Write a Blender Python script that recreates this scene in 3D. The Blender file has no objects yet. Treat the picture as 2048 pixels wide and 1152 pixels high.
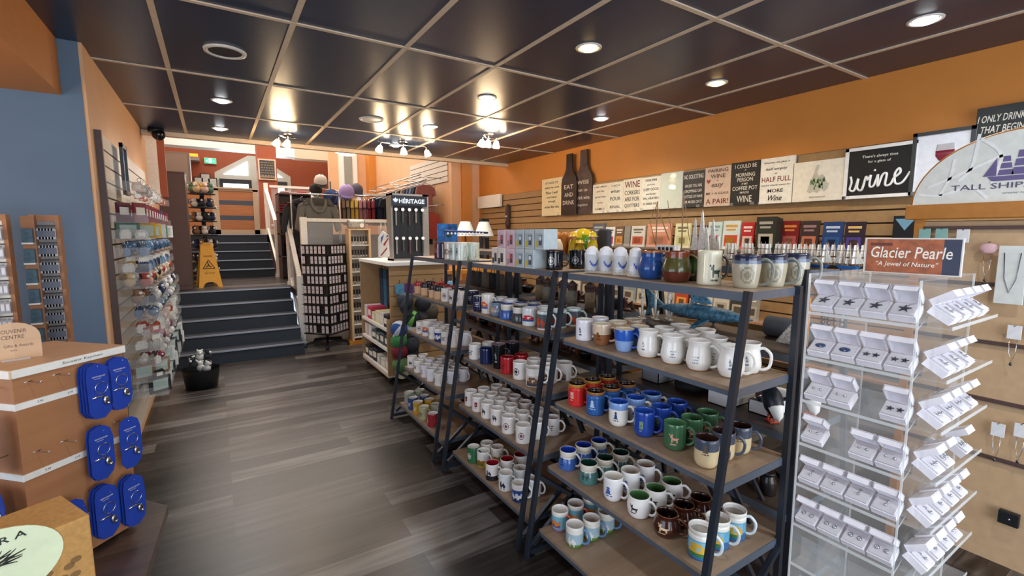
import bpy, math, random
from mathutils import Matrix, Vector
random.seed(7)
D = bpy.data; SC = bpy.context.scene; COL = SC.collection
# ------------------------------------------------------------------ camera
F, H = 938.0, 1.58                     # focal length in pixels of a 2048 wide frame, eye height
PITCH = math.atan(107/938.0); YAW = math.atan(596/944.0)
fw = Vector((math.sin(YAW)*math.cos(PITCH), math.cos(YAW)*math.cos(PITCH), -math.sin(PITCH)))
rt = Vector((math.cos(YAW), -math.sin(YAW), 0)); dn = fw.cross(rt)
cam = D.cameras.new('camera'); camo = D.objects.new('camera', cam); COL.objects.link(camo)
cam.sensor_width = 36; cam.lens = F/2048*36; cam.clip_start = 0.02; cam.clip_end = 100
R3 = Matrix((rt, -dn, -fw)).transposed()
camo.matrix_world = Matrix.Translation((0, 0, H)) @ R3.to_4x4()
SC.camera = camo
# ------------------------------------------------------------------ world, exposure, big lights
W = D.worlds.new('sky'); SC.world = W; W.use_nodes = True
W.node_tree.nodes['Background'].inputs[0].default_value = (0.62, 0.75, 1.0, 1)
W.node_tree.nodes['Background'].inputs[1].default_value = 1.0
vs = SC.view_settings; vs.view_transform = 'Standard'; vs.look = 'None'; vs.gamma = 1; vs.use_curve_mapping = False
vs.exposure = 0.28
def area(name, loc, tgt, sx, sy, power, col, spread=None):
    l = D.lights.new(name, 'AREA'); l.shape = 'RECTANGLE'; l.size = sx; l.size_y = sy; l.energy = power; l.color = col
    if spread: l.spread = spread
    o = D.objects.new(name, l); COL.objects.link(o); o.location = loc
    o.rotation_euler = (Vector(tgt)-Vector(loc)).to_track_quat('-Z', 'Y').to_euler(); return o
area('shopfront_daylight', (1.2, -2.35, 1.45), (1.2, 5, 1.2), 4.6, 2.3, 120, (0.86, 0.93, 1.0))
area('side_window_daylight', (-3.3, 0.9, 1.5), (0, 2.2, 1.0), 3.6, 1.9, 36, (0.72, 0.85, 1.0))
area('left_bay_fill', (-2.0, 1.9, 1.25), (-1.6, 2.3, 3), .5, .5, 16, (1.0, .72, .42))  # added warm fill without a fixture, aimed up to brighten the soffit underside
area('upper_hall_fill', (1.2, 11.0, 4.7), (1.2, 11, 0), 4.0, 6.0, 240, (1.0, 0.93, 0.84))  # added area light below the closed hall ceiling, no fixture modelled
area('upper_door_daylight', (1.0, 14.6, 3.0), (1.0, 8, 2.0), 1.5, 1.0, 25, (0.9, 0.96, 1.0))

# ------------------------------------------------------------------ pixel rays onto real planes
def ray(u, v): return fw*F + rt*(u-1024) + dn*(v-576)
def at(u, v, x=None, y=None, z=None):
    d = ray(u, v)
    t = x/d.x if x is not None else (y/d.y if y is not None else (z-H)/d.z)
    return Vector((d.x*t, d.y*t, H+d.z*t))
def on_plane(u, v, p0, n):
    d = ray(u, v); o = Vector((0, 0, H)); t = (Vector(p0)-o).dot(n)/d.dot(n); return o+d*t

# ------------------------------------------------------------------ materials
def lin(c): return tuple((x/12.92 if x <= .04045 else ((x+.055)/1.055)**2.4) for x in c)
def rgb(h): return tuple(int(h[i:i+2], 16)/255 for i in (0, 2, 4))
MATS = {}
def mat(key, col='808080', rough=.5, metal=0, vary=.06, scale=30, emit=0, trans=0, alpha=1, bump=0, spec=.5, coat=0):
    k = (key, col, rough, metal, emit, trans, alpha)
    if k in MATS: return MATS[k]
    m = D.materials.new(key); m.use_nodes = True; nt = m.node_tree; b = nt.nodes['Principled BSDF']
    c = lin(rgb(col))
    b.inputs['Roughness'].default_value = rough; b.inputs['Metallic'].default_value = metal
    b.inputs['Specular IOR Level'].default_value = spec
    b.inputs['Base Color'].default_value = (*c, 1)
    if vary and not trans and not emit:
        n = nt.nodes.new('ShaderNodeTexNoise'); n.inputs['Scale'].default_value = scale; n.inputs['Detail'].default_value = 3
        tc = nt.nodes.new('ShaderNodeTexCoord'); nt.links.new(tc.outputs['Object'], n.inputs['Vector'])
        r = nt.nodes.new('ShaderNodeValToRGB')
        r.color_ramp.elements[0].position = .3; r.color_ramp.elements[1].position = .7
        r.color_ramp.elements[0].color = (*[x*(1-vary) for x in c], 1); r.color_ramp.elements[1].color = (*[min(1, x*(1+vary)) for x in c], 1)
        nt.links.new(n.outputs['Fac'], r.inputs['Fac']); nt.links.new(r.outputs['Color'], b.inputs['Base Color'])
        if bump:
            bp = nt.nodes.new('ShaderNodeBump'); bp.inputs['Strength'].default_value = bump; bp.inputs['Distance'].default_value = .004
            nt.links.new(n.outputs['Fac'], bp.inputs['Height']); nt.links.new(bp.outputs['Normal'], b.inputs['Normal'])
    if emit:
        b.inputs['Emission Color'].default_value = (*c, 1); b.inputs['Emission Strength'].default_value = emit
    if trans: b.inputs['Transmission Weight'].default_value = trans; b.inputs['IOR'].default_value = 1.25
    if alpha < 1: b.inputs['Alpha'].default_value = alpha
    if coat: b.inputs['Coat Weight'].default_value = coat; b.inputs['Coat Roughness'].default_value = .08
    MATS[k] = m; return m
def planks(name, cols, sx, sy, rough, mortar=.0015, rot=0, grain=1.0, mort=(0.02, .02, .02)):
    m = D.materials.new(name); m.use_nodes = True; nt = m.node_tree; N = nt.nodes.new; L = nt.links.new; b = nt.nodes['Principled BSDF']
    tc = N('ShaderNodeTexCoord'); mp = N('ShaderNodeMapping'); mp.inputs['Rotation'].default_value = (0, 0, rot); L(tc.outputs['Object'], mp.inputs[0])
    br = N('ShaderNodeTexBrick'); br.inputs['Scale'].default_value = 1; br.inputs['Brick Width'].default_value = sx; br.inputs['Row Height'].default_value = sy
    br.inputs['Mortar Size'].default_value = mortar; br.offset = .37; br.inputs['Color1'].default_value = (0, 0, 0, 1); br.inputs['Color2'].default_value = (1, 1, 1, 1)
    br.inputs['Mortar'].default_value = (.5, .5, .5, 1); L(mp.outputs[0], br.inputs[0])
    mg = N('ShaderNodeMapping'); mg.inputs['Scale'].default_value = (1.3, 16, 16); L(mp.outputs[0], mg.inputs[0])
    n = N('ShaderNodeTexNoise'); n.inputs['Scale'].default_value = 1.4; n.inputs['Detail'].default_value = 6; n.inputs['Distortion'].default_value = .6; L(mg.outputs[0], n.inputs['Vector'])
    big = N('ShaderNodeTexNoise'); big.inputs['Scale'].default_value = 1.6; L(mp.outputs[0], big.inputs['Vector'])
    a = N('ShaderNodeMath'); a.operation = 'MULTIPLY_ADD'; a.inputs[1].default_value = .42; L(br.outputs['Color'], a.inputs[0])
    s = N('ShaderNodeMath'); s.operation = 'MULTIPLY'; s.inputs[1].default_value = .62*grain; L(n.outputs['Fac'], s.inputs[0]); L(s.outputs[0], a.inputs[2])
    a2 = N('ShaderNodeMath'); a2.operation = 'MULTIPLY_ADD'; a2.inputs[1].default_value = .3; L(big.outputs['Fac'], a2.inputs[0]); L(a.outputs[0], a2.inputs[2])
    r = N('ShaderNodeValToRGB'); el = r.color_ramp.elements
    for i, (p, c) in enumerate(cols):
        e = el[i] if i < 2 else el.new(p)
        e.position = p; e.color = (*lin(rgb(c)), 1)
    L(a2.outputs[0], r.inputs['Fac'])
    mx = N('ShaderNodeMix'); mx.data_type = 'RGBA'; L(br.outputs['Fac'], mx.inputs[0]); L(r.outputs['Color'], mx.inputs[6]); mx.inputs[7].default_value = (*mort, 1)
    L(mx.outputs[2], b.inputs['Base Color']); b.inputs['Roughness'].default_value = rough
    bp = N('ShaderNodeBump'); bp.inputs['Strength'].default_value = .15; bp.inputs['Distance'].default_value = .003
    L(n.outputs['Fac'], bp.inputs['Height']); L(bp.outputs['Normal'], b.inputs['Normal'])
    return m
M_floor = planks('dark_vinyl_plank', [(.3, '14110f'), (.97, '77736f'), (.52, '272220'), (.7, '403a37')], 1.25, .16, .34)
M_shelfwood = planks('grey_brown_laminate', [(.25, '766250'), (.95, 'bca68c'), (.6, '9c846c')], 3, 3, .45, 0)
M_birch = planks('birch_veneer', [(.2, 'c39a72'), (.95, 'd8b48c')], 4, 4, .45, 0)
M_brownveneer = planks('brown_veneer', [(.2, '9a6744'), (.95, 'b98459')], 4, 4, .5, 0)
M_honey = planks('honey_pine', [(.2, 'a8671f'), (.95, 'd08c34')], 4, 4, .4, 0)
M_darktable = planks('dark_stained_top', [(.2, '2c201c'), (.95, '5e4a40')], 3, .12, .4)
M_black = mat('black_powder_coat', '1b1f26', .38, .3)
M_blackp = mat('black_plastic', '14161a', .45)
M_rack = mat('rack_steel', '2b323c', .36, .35, spec=.6)
M_rail = mat('glare_tinted_rail_steel', '6a7686', .33, .4, spec=.7)  # bluish daylight glare on the shelf edges is put into this paler colour
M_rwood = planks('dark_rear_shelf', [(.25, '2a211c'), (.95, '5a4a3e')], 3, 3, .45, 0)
M_chrome = mat('polished_chrome', 'c8ccd2', .15, 1, vary=0)
M_white = mat('white_paint', 'e9e6df', .45)
M_whitep = mat('white_plastic', 'f2f1f0', .35)
M_cream = mat('cream_paint', 'd2bea6', .55)
M_orange = mat('orange_wall_paint', 'cc8438', .6, vary=.04, scale=4)
M_peach = mat('peach_wall_paint', 'd8aa80', .6, vary=.04, scale=4)
M_red = mat('terracotta_wall_paint', '9c5030', .6, vary=.04, scale=4)
M_blue = mat('slate_blue_wall_paint', '5a7086', .6, vary=.05, scale=4)
M_brown = mat('dark_brown_laminate', '54403c', .5)
M_acryl = mat('clear_acrylic', 'e8ecec', .05, alpha=.11, vary=0)
M_acedge = mat('acrylic_edge', 'eef2f2', .1, alpha=.42, vary=0)
M_glass = mat('clear_glass', 'eef6f8', .04, alpha=.25, vary=0)
M_panel = mat('hazy_clear_panel', 'c8ccd0', .25, alpha=.22, vary=0)
M_paper = mat('white_tissue_paper', 'eef0f6', .8, bump=.5)

# ------------------------------------------------------------------ object helpers
def tag(o, label=None, cat=None, group=None, kind=None):
    if label: o['label'] = label
    if cat: o['category'] = cat
    if group: o['group'] = group
    if kind: o['kind'] = kind
    return o
def thing(name, label, cat, loc=(0, 0, 0), rz=0, group=None):
    o = D.objects.new(name, None); COL.objects.link(o); o.location = loc; o.rotation_euler = (0, 0, rz); o.empty_display_size = .05
    return tag(o, label, cat, group)
def copy_tree(o, parent=None):
    c = o.copy(); COL.objects.link(c); c.parent = parent
    for ch in o.children: copy_tree(ch, c)
    return c
class MB:
    def __init__(s): s.v = []; s.f = []; s.m = []; s.sm = []; s.X = Matrix()
    def at(s, loc=(0, 0, 0), rot=(0, 0, 0), sc=1):
        from mathutils import Euler
        s.X = Matrix.Translation(loc) @ Euler(rot).to_matrix().to_4x4() @ Matrix.Scale(sc, 4); return s
    def add(s, vs_, fs, m=0, sm=False):
        n = len(s.v); s.v += [tuple(s.X @ Vector(p)) for p in vs_]
        for f in fs: s.f.append(tuple(n+i for i in f)); s.m.append(m); s.sm.append(sm)
        return s
    def box(s, c, d, m=0):
        x, y, z = c; a, b, e = d[0]/2, d[1]/2, d[2]/2
        return s.add([(x+i*a, y+j*b, z+k*e) for k in (-1, 1) for j in (-1, 1) for i in (-1, 1)],
                     [(0, 2, 3, 1), (4, 5, 7, 6), (0, 1, 5, 4), (2, 6, 7, 3), (0, 4, 6, 2), (1, 3, 7, 5)], m)
    def b2(s, x0, x1, y0, y1, z0, z1, m=0): return s.box(((x0+x1)/2, (y0+y1)/2, (z0+z1)/2), (abs(x1-x0), abs(y1-y0), abs(z1-z0)), m)
    def bar(s, p, q, w, h=None, m=0):     # square bar between two points
        p, q = Vector(p), Vector(q); d = (q-p).normalized(); h = h or w
        u = d.cross(Vector((0, 0, 1)));  u = Vector((1, 0, 0)) if u.length < 1e-4 else u.normalized()
        t = d.cross(u).normalized(); u = u*w/2; t = t*h/2
        return s.add([e+a*u+b*t for e in (p, q) for a, b in ((-1, -1), (1, -1), (1, 1), (-1, 1))],
                     [(0, 1, 2, 3), (7, 6, 5, 4), (0, 4, 5, 1), (1, 5, 6, 2), (2, 6, 7, 3), (3, 7, 4, 0)], m)
    def tube(s, pts, r, m=0, n=8, closed=False, flat=1):
        pts = [Vector(p) for p in pts]; vs_ = []; fs = []; k = len(pts); up = None
        for i, p in enumerate(pts):
            a = pts[(i-1) % k] if closed or i else p; b = pts[(i+1) % k] if closed or i < k-1 else p
            d = (b-a).normalized()
            if up is None:
                up = d.cross(Vector((.3, .2, 1))); up = up.normalized() if up.length > 1e-3 else Vector((1, 0, 0))
            up = (up - d*up.dot(d)).normalized(); w = d.cross(up)
            rr = r[i] if isinstance(r, (list, tuple)) else r
            for j in range(n):
                t = 2*math.pi*j/n; vs_.append(p+up*math.cos(t)*rr*flat+w*math.sin(t)*rr)
        for i in range(k if closed else k-1):
            for j in range(n):
                a = i*n+j; b = i*n+(j+1) % n; c = ((i+1) % k)*n; fs.append((a, b, c+(j+1) % n, c+j))
        if not closed: fs += [tuple(range(n))[::-1], tuple((k-1)*n+j for j in range(n))]
        return s.add(vs_, fs, m, True)
    def lathe(s, prof, n=24, m=0, c=(0, 0, 0), axis='z', capb=False, capt=False, sy=1, ms=None):
        vs_ = []; 
        for r, z in prof:
            for j in range(n):
                t = 2*math.pi*j/n; x, y = r*math.cos(t), r*math.sin(t)*sy
                p = (x, y, z) if axis == 'z' else ((z, x, y) if axis == 'x' else (x, z, y))
                vs_.append((c[0]+p[0], c[1]+p[1], c[2]+p[2]))
        k = len(prof)
        for i in range(k-1):
            s2 = MB(); fs = [(i*n+j, i*n+(j+1) % n, (i+1)*n+(j+1) % n, (i+1)*n+j) for j in range(n)]
            if i == 0: base = len(s.v); s.add(vs_, [], m)
            for f in fs: s.f.append(tuple(base+q for q in f)); s.m.append(ms[i] if ms else m); s.sm.append(True)
        if capb: s.f.append(tuple(base+j for j in range(n))[::-1]); s.m.append(ms[0] if ms else m); s.sm.append(False)
        if capt: s.f.append(tuple(base+(k-1)*n+j for j in range(n))); s.m.append(ms[-1] if ms else m); s.sm.append(False)
        return s
    def cyl(s, c, r, h, m=0, n=20, axis='z', r2=None):
        r2 = r if r2 is None else r2
        return s.lathe([(r, -h/2), (r2, h/2)], n, m, c, axis, True, True)
    def ball(s, c, r, m=0, n=12, sc=(1, 1, 1)):
        k = n//2; vs_ = [(c[0], c[1], c[2]-r*sc[2])]; fs = []
        for i in range(1, k):
            ph = math.pi*i/k
            for j in range(n):
                t = 2*math.pi*j/n; vs_.append((c[0]+r*sc[0]*math.sin(ph)*math.cos(t), c[1]+r*sc[1]*math.sin(ph)*math.sin(t), c[2]-r*sc[2]*math.cos(ph)))
        vs_.append((c[0], c[1], c[2]+r*sc[2])); e = len(vs_)-1
        for j in range(n): fs.append((0, 1+(j+1) % n, 1+j)); fs.append((e, 1+(k-2)*n+j, 1+(k-2)*n+(j+1) % n))
        for i in range(k-2):
            for j in range(n): a = 1+i*n; fs.append((a+j, a+(j+1) % n, a+n+(j+1) % n, a+n+j))
        return s.add(vs_, fs, m, True)
    def prism(s, poly, t0, t1, m=0, plane='xz'):  # polygon extruded along the remaining axis
        def P(a, b, t): return (a, t, b) if plane == 'xz' else ((t, a, b) if plane == 'yz' else (a, b, t))
        n = len(poly); vs_ = [P(a, b, t0) for a, b in poly]+[P(a, b, t1) for a, b in poly]
        return s.add(vs_, [tuple(range(n)), tuple(range(n, 2*n))[::-1]]+[(i, i+n, (i+1) % n+n, (i+1) % n) for i in range(n)], m)
    def quad(s, a, b, c, d, m=0): return s.add([a, b, c, d], [(0, 1, 2, 3)], m)
    def mesh(s, name, mats):
        me = D.meshes.new(name); me.from_pydata(s.v, [], s.f)
        for m in (mats if isinstance(mats, (list, tuple)) else [mats]): me.materials.append(m)
        me.polygons.foreach_set('material_index', s.m); me.polygons.foreach_set('use_smooth', s.sm)
        me.update(); return me
    def build(s, name, mats, parent=None, bevel=0, fix=True, loc=None, rz=0):
        me = s.mesh(name, mats); o = D.objects.new(name, me); COL.objects.link(o); o.parent = parent
        if fix:
            import bmesh
            bm = bmesh.new(); bm.from_mesh(me); bmesh.ops.recalc_face_normals(bm, faces=bm.faces); bm.to_mesh(me); bm.free()
        if bevel:
            md = o.modifiers.new('bevel', 'BEVEL'); md.width = bevel; md.segments = 2; md.limit_method = 'ANGLE'
        if loc is not None: o.location = loc; o.rotation_euler = (0, 0, rz)
        return o
def inst(name, me, parent, loc=(0, 0, 0), rz=0):
    o = D.objects.new(name, me); COL.objects.link(o); o.parent = parent; o.location = loc; o.rotation_euler = (0, 0, rz); return o
def struct(name, mb, m, **k): return tag(mb.build(name, m, **k), kind='structure')
# lettering: every line is fitted to a box on a plane spanned by ex (reading direction) and ey (up)
TXT = {}
def glyphs(s, shear=0, bold=0):
    k = (s, shear, bold)
    if k not in TXT:
        c = D.curves.new('t', 'FONT'); c.body = s; c.shear = shear; c.offset = bold; c.resolution_u = 2
        o = D.objects.new('t', c); me = D.meshes.new_from_object(o)
        TXT[k] = ([tuple(v.co) for v in me.vertices], [tuple(p.vertices) for p in me.polygons])
        D.objects.remove(o); D.curves.remove(c); D.meshes.remove(me)
    return TXT[k]
def put_text(mb, s, c, w, h, ex, ey, m=0, shear=0, bold=.0, fitw=True):
    vs_, fs = glyphs(s, shear, bold)
    if not vs_: return
    xs = [v[0] for v in vs_]; ys = [v[1] for v in vs_]; W_, H_ = max(xs)-min(xs), max(ys)-min(ys)
    k = h/H_; kx = min(w/W_, k*1.5) if fitw else k
    ex, ey, c = Vector(ex), Vector(ey), Vector(c); mx, my = (max(xs)+min(xs))/2, (max(ys)+min(ys))/2
    mb.add([c+ex*(x-mx)*kx+ey*(y-my)*k for x, y, z in vs_], fs, m)
def ordn(i): return ['first', 'second', 'third', 'fourth', 'fifth', 'sixth', 'seventh', 'eighth', 'ninth', 'tenth', 'eleventh', 'twelfth', 'thirteenth', 'fourteenth', 'fifteenth', 'sixteenth', 'seventeenth', 'eighteenth', 'nineteenth', 'twentieth'][i]
EXR, EYR = (0, -1, 0), (0, 0, 1)       # lettering that faces the aisle from the right wall
EXF = (1, 0, 0)                        # lettering that faces the shop front
# ================================================================== THE SETTING
ZC = 2.684
def slab(name, x0, x1, y0, y1, z0, z1, m, **k): return struct(name, MB().b2(x0, x1, y0, y1, z0, z1), m, **k)
slab('floor', -3.4, 4.05, -2.6, 7.32, -.05, 0, M_floor)
def ceil_mat():
    m = mat('charcoal_ceiling_tile', '24334c', .3, vary=.1, scale=60, bump=.12, spec=.45); return m
slab('ceiling', -.7, 3.99, -2.6, 6.44, ZC, ZC+.05, ceil_mat())
g = MB(); gy = [6.44-1.21*k for k in range(1, 8)]
for k in range(-0, 7): g.b2(-.19+.6096*k-.014, -.19+.6096*k+.014, -2.5, 6.43, ZC-.006, ZC)
for y in gy: g.b2(-.69 if y < 3.7 else -.585, 3.98, y-.013, y+.013, ZC-.0075, ZC-.0005)
struct('trim_1', g, M_cream)
struct('trim_2', MB().b2(-.6, 3.98, 6.42, 6.5, ZC-.045, ZC+.03), M_cream)
slab('wall_right', 3.98, 4.08, -2.6, 7.4, 0, ZC+.1, M_orange)
slab('wall_left', -.7, -.585, 3.86, 6.62, 0, ZC+.05, M_peach)
slab('wall_front_left', -3.4, -.6, 3.745, 3.86, 0, ZC+.05, M_blue)
struct('trim_3', MB().b2(-.6, -.583, 3.75, 3.9, 0, ZC), M_peach)
slab('wall_soffit', -3.4, -.69, -2.6, 3.76, 2.375, ZC+.05, mat('burnt_orange_soffit', 'c8803c', .6, vary=.04))
# shop front behind the camera and window wall on the left: piers around the openings
w = MB(); w.b2(-3.4, 4.05, -2.65, -2.5, 0, .35); w.b2(-3.4, 4.05, -2.65, -2.5, 2.55, 2.75); w.b2(-3.4, -1.15, -2.65, -2.5, .35, 2.55); w.b2(3.55, 4.05, -2.65, -2.5, .35, 2.55)
struct('wall_back', w, M_peach)
w = MB(); w.b2(-3.5, -3.4, -2.6, 3.86, 0, .5); w.b2(-3.5, -3.4, -2.6, 3.86, 2.3, 2.7); w.b2(-3.5, -3.4, -2.6, -1, .5, 2.3); w.b2(-3.5, -3.4, 2.8, 3.86, .5, 2.3)
struct('wall_window_side', w, M_blue)
w = MB()
for x in (-1.15, .42, 1.98, 3.55): w.b2(x-.03, x+.03, -2.6, -2.54, .35, 2.55)
w.b2(-1.15, 3.55, -2.6, -2.54, .35, .41); w.b2(-1.15, 3.55, -2.6, -2.54, 2.49, 2.55)
struct('window_1', w, M_white)
# upper hall
slab('floor_landing', -.7, .95, 8.05, 9.85, .6, .79, M_floor)
slab('floor_platform', .95, 3.5, 7.34, 11.25, .7, .79, M_floor)
slab('floor_upper', -.95, 3.5, 11.25, 15.1, 1.4, 1.58, M_floor)
slab('wall_platform', .97, 3.98, 7.3, 7.36, 0, .79, mat('tan_panel', 'a5764e', .5))
slab('wall_platform_back', .95, 3.5, 11.25, 11.3, .79, 1.58, M_brown)
struct('baseboard_platform', MB().b2(.97, 3.9, 7.28, 7.3, 0, .14), M_cream)
slab('wall_hall_left', -1.05, -.95, 6.62, 15.1, 0, 4.95, M_peach)
struct('wall_hall_return', MB().b2(-1.0, -.59, 6.62, 6.72, 0, ZC), M_peach)
slab('wall_hall_back', -1.0, 3.6, 15, 15.1, 1.58, 4.95, M_red)
slab('wall_hall_right', 3.45, 3.55, 7.4, 15.1, 0, 4.95, M_peach)
slab('wall_hall_nook', 3.445, 3.979, 7.37, 7.5, 0, 4.9, M_peach)
struct('trim_4', MB().b2(3.62, 3.8, 7.32, 7.37, 0, ZC+.2), M_orange)
slab('ceiling_hall', -1.05, 3.6, 6.5, 15.1, 4.9, 5, M_white)
slab('wall_hall_front', -1.05, 4.0, 6.46, 6.54, ZC+.03, 4.95, M_cream)
slab('trim_5', -.95, 1.1, 13.0, 13.4, 3.55, 4.3, mat('pale_blue_white_beam', 'dde6e8', .5))
slab('trim_6', 1.25, 1.9, 13.6, 14, 3.58, 4.1, mat('pale_blue_white_beam', 'dde6e8', .5))
slab('trim_7', 1.9, 3.45, 13.6, 14, 3.56, 4.1, M_cream)
slab('trim_8', .89, 1.27, 11.8, 12.15, 1.58, 4.9, M_red)             # square column with the framed board
struct('baseboard_column', MB().b2(.86, 1.3, 11.77, 12.18, 1.58, 1.7), M_cream)
# door and gable window assembly in the far wall
M_sky = mat('bright_daylight_pane', 'f4faff', .3, emit=2.2)
wf = MB(); cx, hw, ze, za, zb = 1.03, .92, 3.22, 3.72, 1.58
def gable(m, hw, ze, za, zb, t0, t1, mi): m.prism([(cx-hw, zb), (cx+hw, zb), (cx+hw, ze), (cx+.12, za), (cx-.12, za), (cx-hw, ze)], t0, t1, mi)
gable(wf, hw, ze, za, zb, 14.96, 15.0, 0)
gw = struct('window_2', wf, mat('grey_white_window_frame', 'c9ccc4', .5))
for nm, poly in (('pane_left', [(cx-.72, 3.18), (cx-.14, 3.18), (cx-.14, 3.56)]), ('pane_right', [(cx+.72, 3.18), (cx+.14, 3.18), (cx+.14, 3.56)])):
    MB().prism(poly, 14.94, 14.96).build('pane', M_sky, gw)
for k, (a, b) in enumerate(((cx-.82, cx-.07), (cx+.07, cx+.82))):
    dr = MB().b2(a, b, 14.9, 14.96, 1.58, 3.06); d_ = struct(f'door_{k+1}', dr, mat('dark_door_frame', '1d242c', .4))
    MB().b2(a+.08, b-.08, 14.88, 14.9, 1.75, 2.94).build('pane', M_sky, d_)
    MB().b2(a+.1, b-.1, 14.84, 14.87, 2.58, 2.61).build('push_bar', M_chrome, d_)
w = MB(); w.b2(2.62, 3.05, 11.9, 11.98, 2.55, 3.55, 0); dn3 = struct('window_3', w, M_white)
MB().b2(2.74, 2.93, 11.88, 11.9, 2.62, 3.45).build('pane', mat('grey_glass_pane', '8f9490', .2), dn3)
slab('wall_hall_screen', 2.4, 3.45, 11.98, 12.05, 1.58, 3.6, M_peach)
struct('trim_9', MB().b2(3.28, 3.45, 11.7, 11.98, 1.58, 4.9), M_orange)

# ------------------------------------------------------------------ stairs, rails
M_tread = mat('dark_blue_grey_carpet_riser', '262f3a', .75, vary=.15, scale=200)
M_nose = mat('grey_metal_nosing', '8b8f98', .35, .5)
st = thing('staircase', 'two flight dark carpeted staircase with grey nosings rising to the upper hall', 'stairs', (0, 0, 0))
for fl_, (y0, z0, xl) in enumerate(((6.65, 0, -.585), (9.85, .79, -.6))):
    for k in range(5):
        z1 = z0+.158*(k+1); ya = y0+.28*k; yb = y0+1.4
        if k == 4: continue_top = True
        s_ = MB().b2(xl, .93, ya, yb-.001, z1-.158, z1-(.002 if k == 4 else 0)).build('step', M_tread, st)
        MB().b2(xl, .93, ya-.012, ya+.03, z1-.012, z1+.003).build('nosing', M_nose, s_)
def railing(name, label, newels, rails, nb, m=M_white, panel=None):
    t = thing(name, label, 'railing')
    for x, y, z0, z1, w_ in newels:
        n_ = MB().b2(x-w_/2, x+w_/2, y-w_/2, y+w_/2, z0, z1).build('newel_post', m, t, bevel=.006)
        MB().b2(x-w_/2-.012, x+w_/2+.012, y-w_/2-.012, y+w_/2+.012, z0, z0+.05).build('post_base', m, n_)
    for p, q in rails:
        MB().bar(p, q, .06, .05).build('handrail', m, t)
        lo = .82
        MB().bar((p[0], p[1], p[2]-lo), (q[0], q[1], q[2]-lo), .04).build('bottom_rail', m, t)
        P0, P1 = Vector(p), Vector(q); e = (P1-P0).normalized(); o_ = Vector((e.y, -e.x, 0)).normalized()*.004; P0 = P0+e*.03; P1 = P1-e*.03; dz = Vector((0, 0, lo-.02))
        MB().add([P0+o_, P1+o_, P1+o_-dz, P0+o_-dz, P0-o_, P1-o_, P1-o_-dz, P0-o_-dz], [(0, 1, 2, 3), (7, 6, 5, 4), (0, 4, 5, 1), (1, 5, 6, 2), (2, 6, 7, 3), (3, 7, 4, 0)]).build('clear_panel', M_panel if not panel else panel, t)
    return t
railing('stair_railing', 'white wooden railing sloping beside the lower flight of stairs', [(.99, 7.2, 0, 1.0, .08), (.99, 8.12, .79, 1.84, .08)], [((.99, 7.22, .97), (.99, 8.1, 1.72))], 0)
railing('stair_railing', 'white wooden railing sloping beside the upper flight of stairs', [(.985, 9.7, .79, 1.85, .08), (.985, 11.32, 1.58, 2.66, .08)], [((.985, 9.72, 1.75), (.985, 11.3, 2.52))], 0)
railing('landing_railing', 'white level railing along the front of the clothing platform', [(1.1, 7.4, .79, 1.83, .09), (2.95, 7.4, .79, 1.82, .07)], [((1.12, 7.4, 1.79), (2.95, 7.4, 1.79))], 0)
railing('landing_railing', 'white level railing high up at the top of the stairs', [(1.9, 11.36, 1.58, 2.6, .07)], [((1.06, 11.36, 2.6), (1.9, 11.36, 2.6))], 0)

# ------------------------------------------------------------------ slatwall panels (fixed to walls)
def slatpanel(name, x, y0, y1, z0, z1, face, m, pitch=.1):   # face -1: faces -X, +1 faces +X
    b = MB(); k = int(round((z1-z0)/pitch)); p = (z1-z0)/k; b.b2(x, x-face*.006, y0, y1, z0, z1, 1)
    for i in range(k): b.b2(x, x+face*.02, y0, y1, z0+i*p+.006, z0+(i+1)*p-.006, 0)
    return struct(name, b, [m, mat('slat_groove_brown', '4a3524', .8)])
M_slat = planks('maple_slatwall', [(.2, '94734a'), (.95, 'b89568')], 4, 4, .5, 0)
slatpanel('trim_10', 3.979, -.6, 7.3, .1, 2.21, -1, M_slat, .0916)
slatpanel('trim_11', -.584, 3.9, 6.2, .1, 2.22, 1, mat('pale_slatwall', 'cfc4b4', .5), .1)
slatpanel('trim_12', 3.449, 7.5, 9.3, 2.48, 2.95, -1, mat('pale_slatwall', 'cfc4b4', .5), .1)
b = MB(); b.b2(-.584, -.55, 3.868, 3.898, .1, 2.22)
struct('trim_13', b, M_brown)

# ------------------------------------------------------------------ ceiling fittings
def spot(par, loc, col, power, angle=150, r=.05):
    l = D.lights.new('lamp', 'SPOT'); l.energy = power; l.color = col; l.spot_size = math.radians(angle); l.spot_blend = .8; l.shadow_soft_size = r
    o = D.objects.new('lamp', l); COL.objects.link(o); o.parent = par; o.location = loc
M_ringw = mat('white_trim_ring', 'd8d6d0', .4)
COOL, WARM = (.93, .97, 1.0), (1.0, .74, .42)
dl = [(3.18, 1.03, 1, 'above the tall arched sign, at the right end'), (1.95, 2.235, 0, 'above the second mug rack'), (3.18, 2.23, 0, 'above the wine signs'), (3.2, 3.47, 1, 'over the aisle by the wine bottle boards'),
      (1.94, 3.45, 1, 'above the farthest mug rack'), (1.95, 4.66, 1, 'above the lamp shades'), (.12, 4.7, 1, 'over the walkway, nearer of two in line'), (.12, 5.92, 1, 'over the walkway, last before the stairs'), (1.98, 5.85, 1, 'close above the three lamp bar'),
      (1.95, .0, 1, None), (.12, .9, 1, None), (3.18, -.2, 0, None), (.12, -1, 1, None)]
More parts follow.
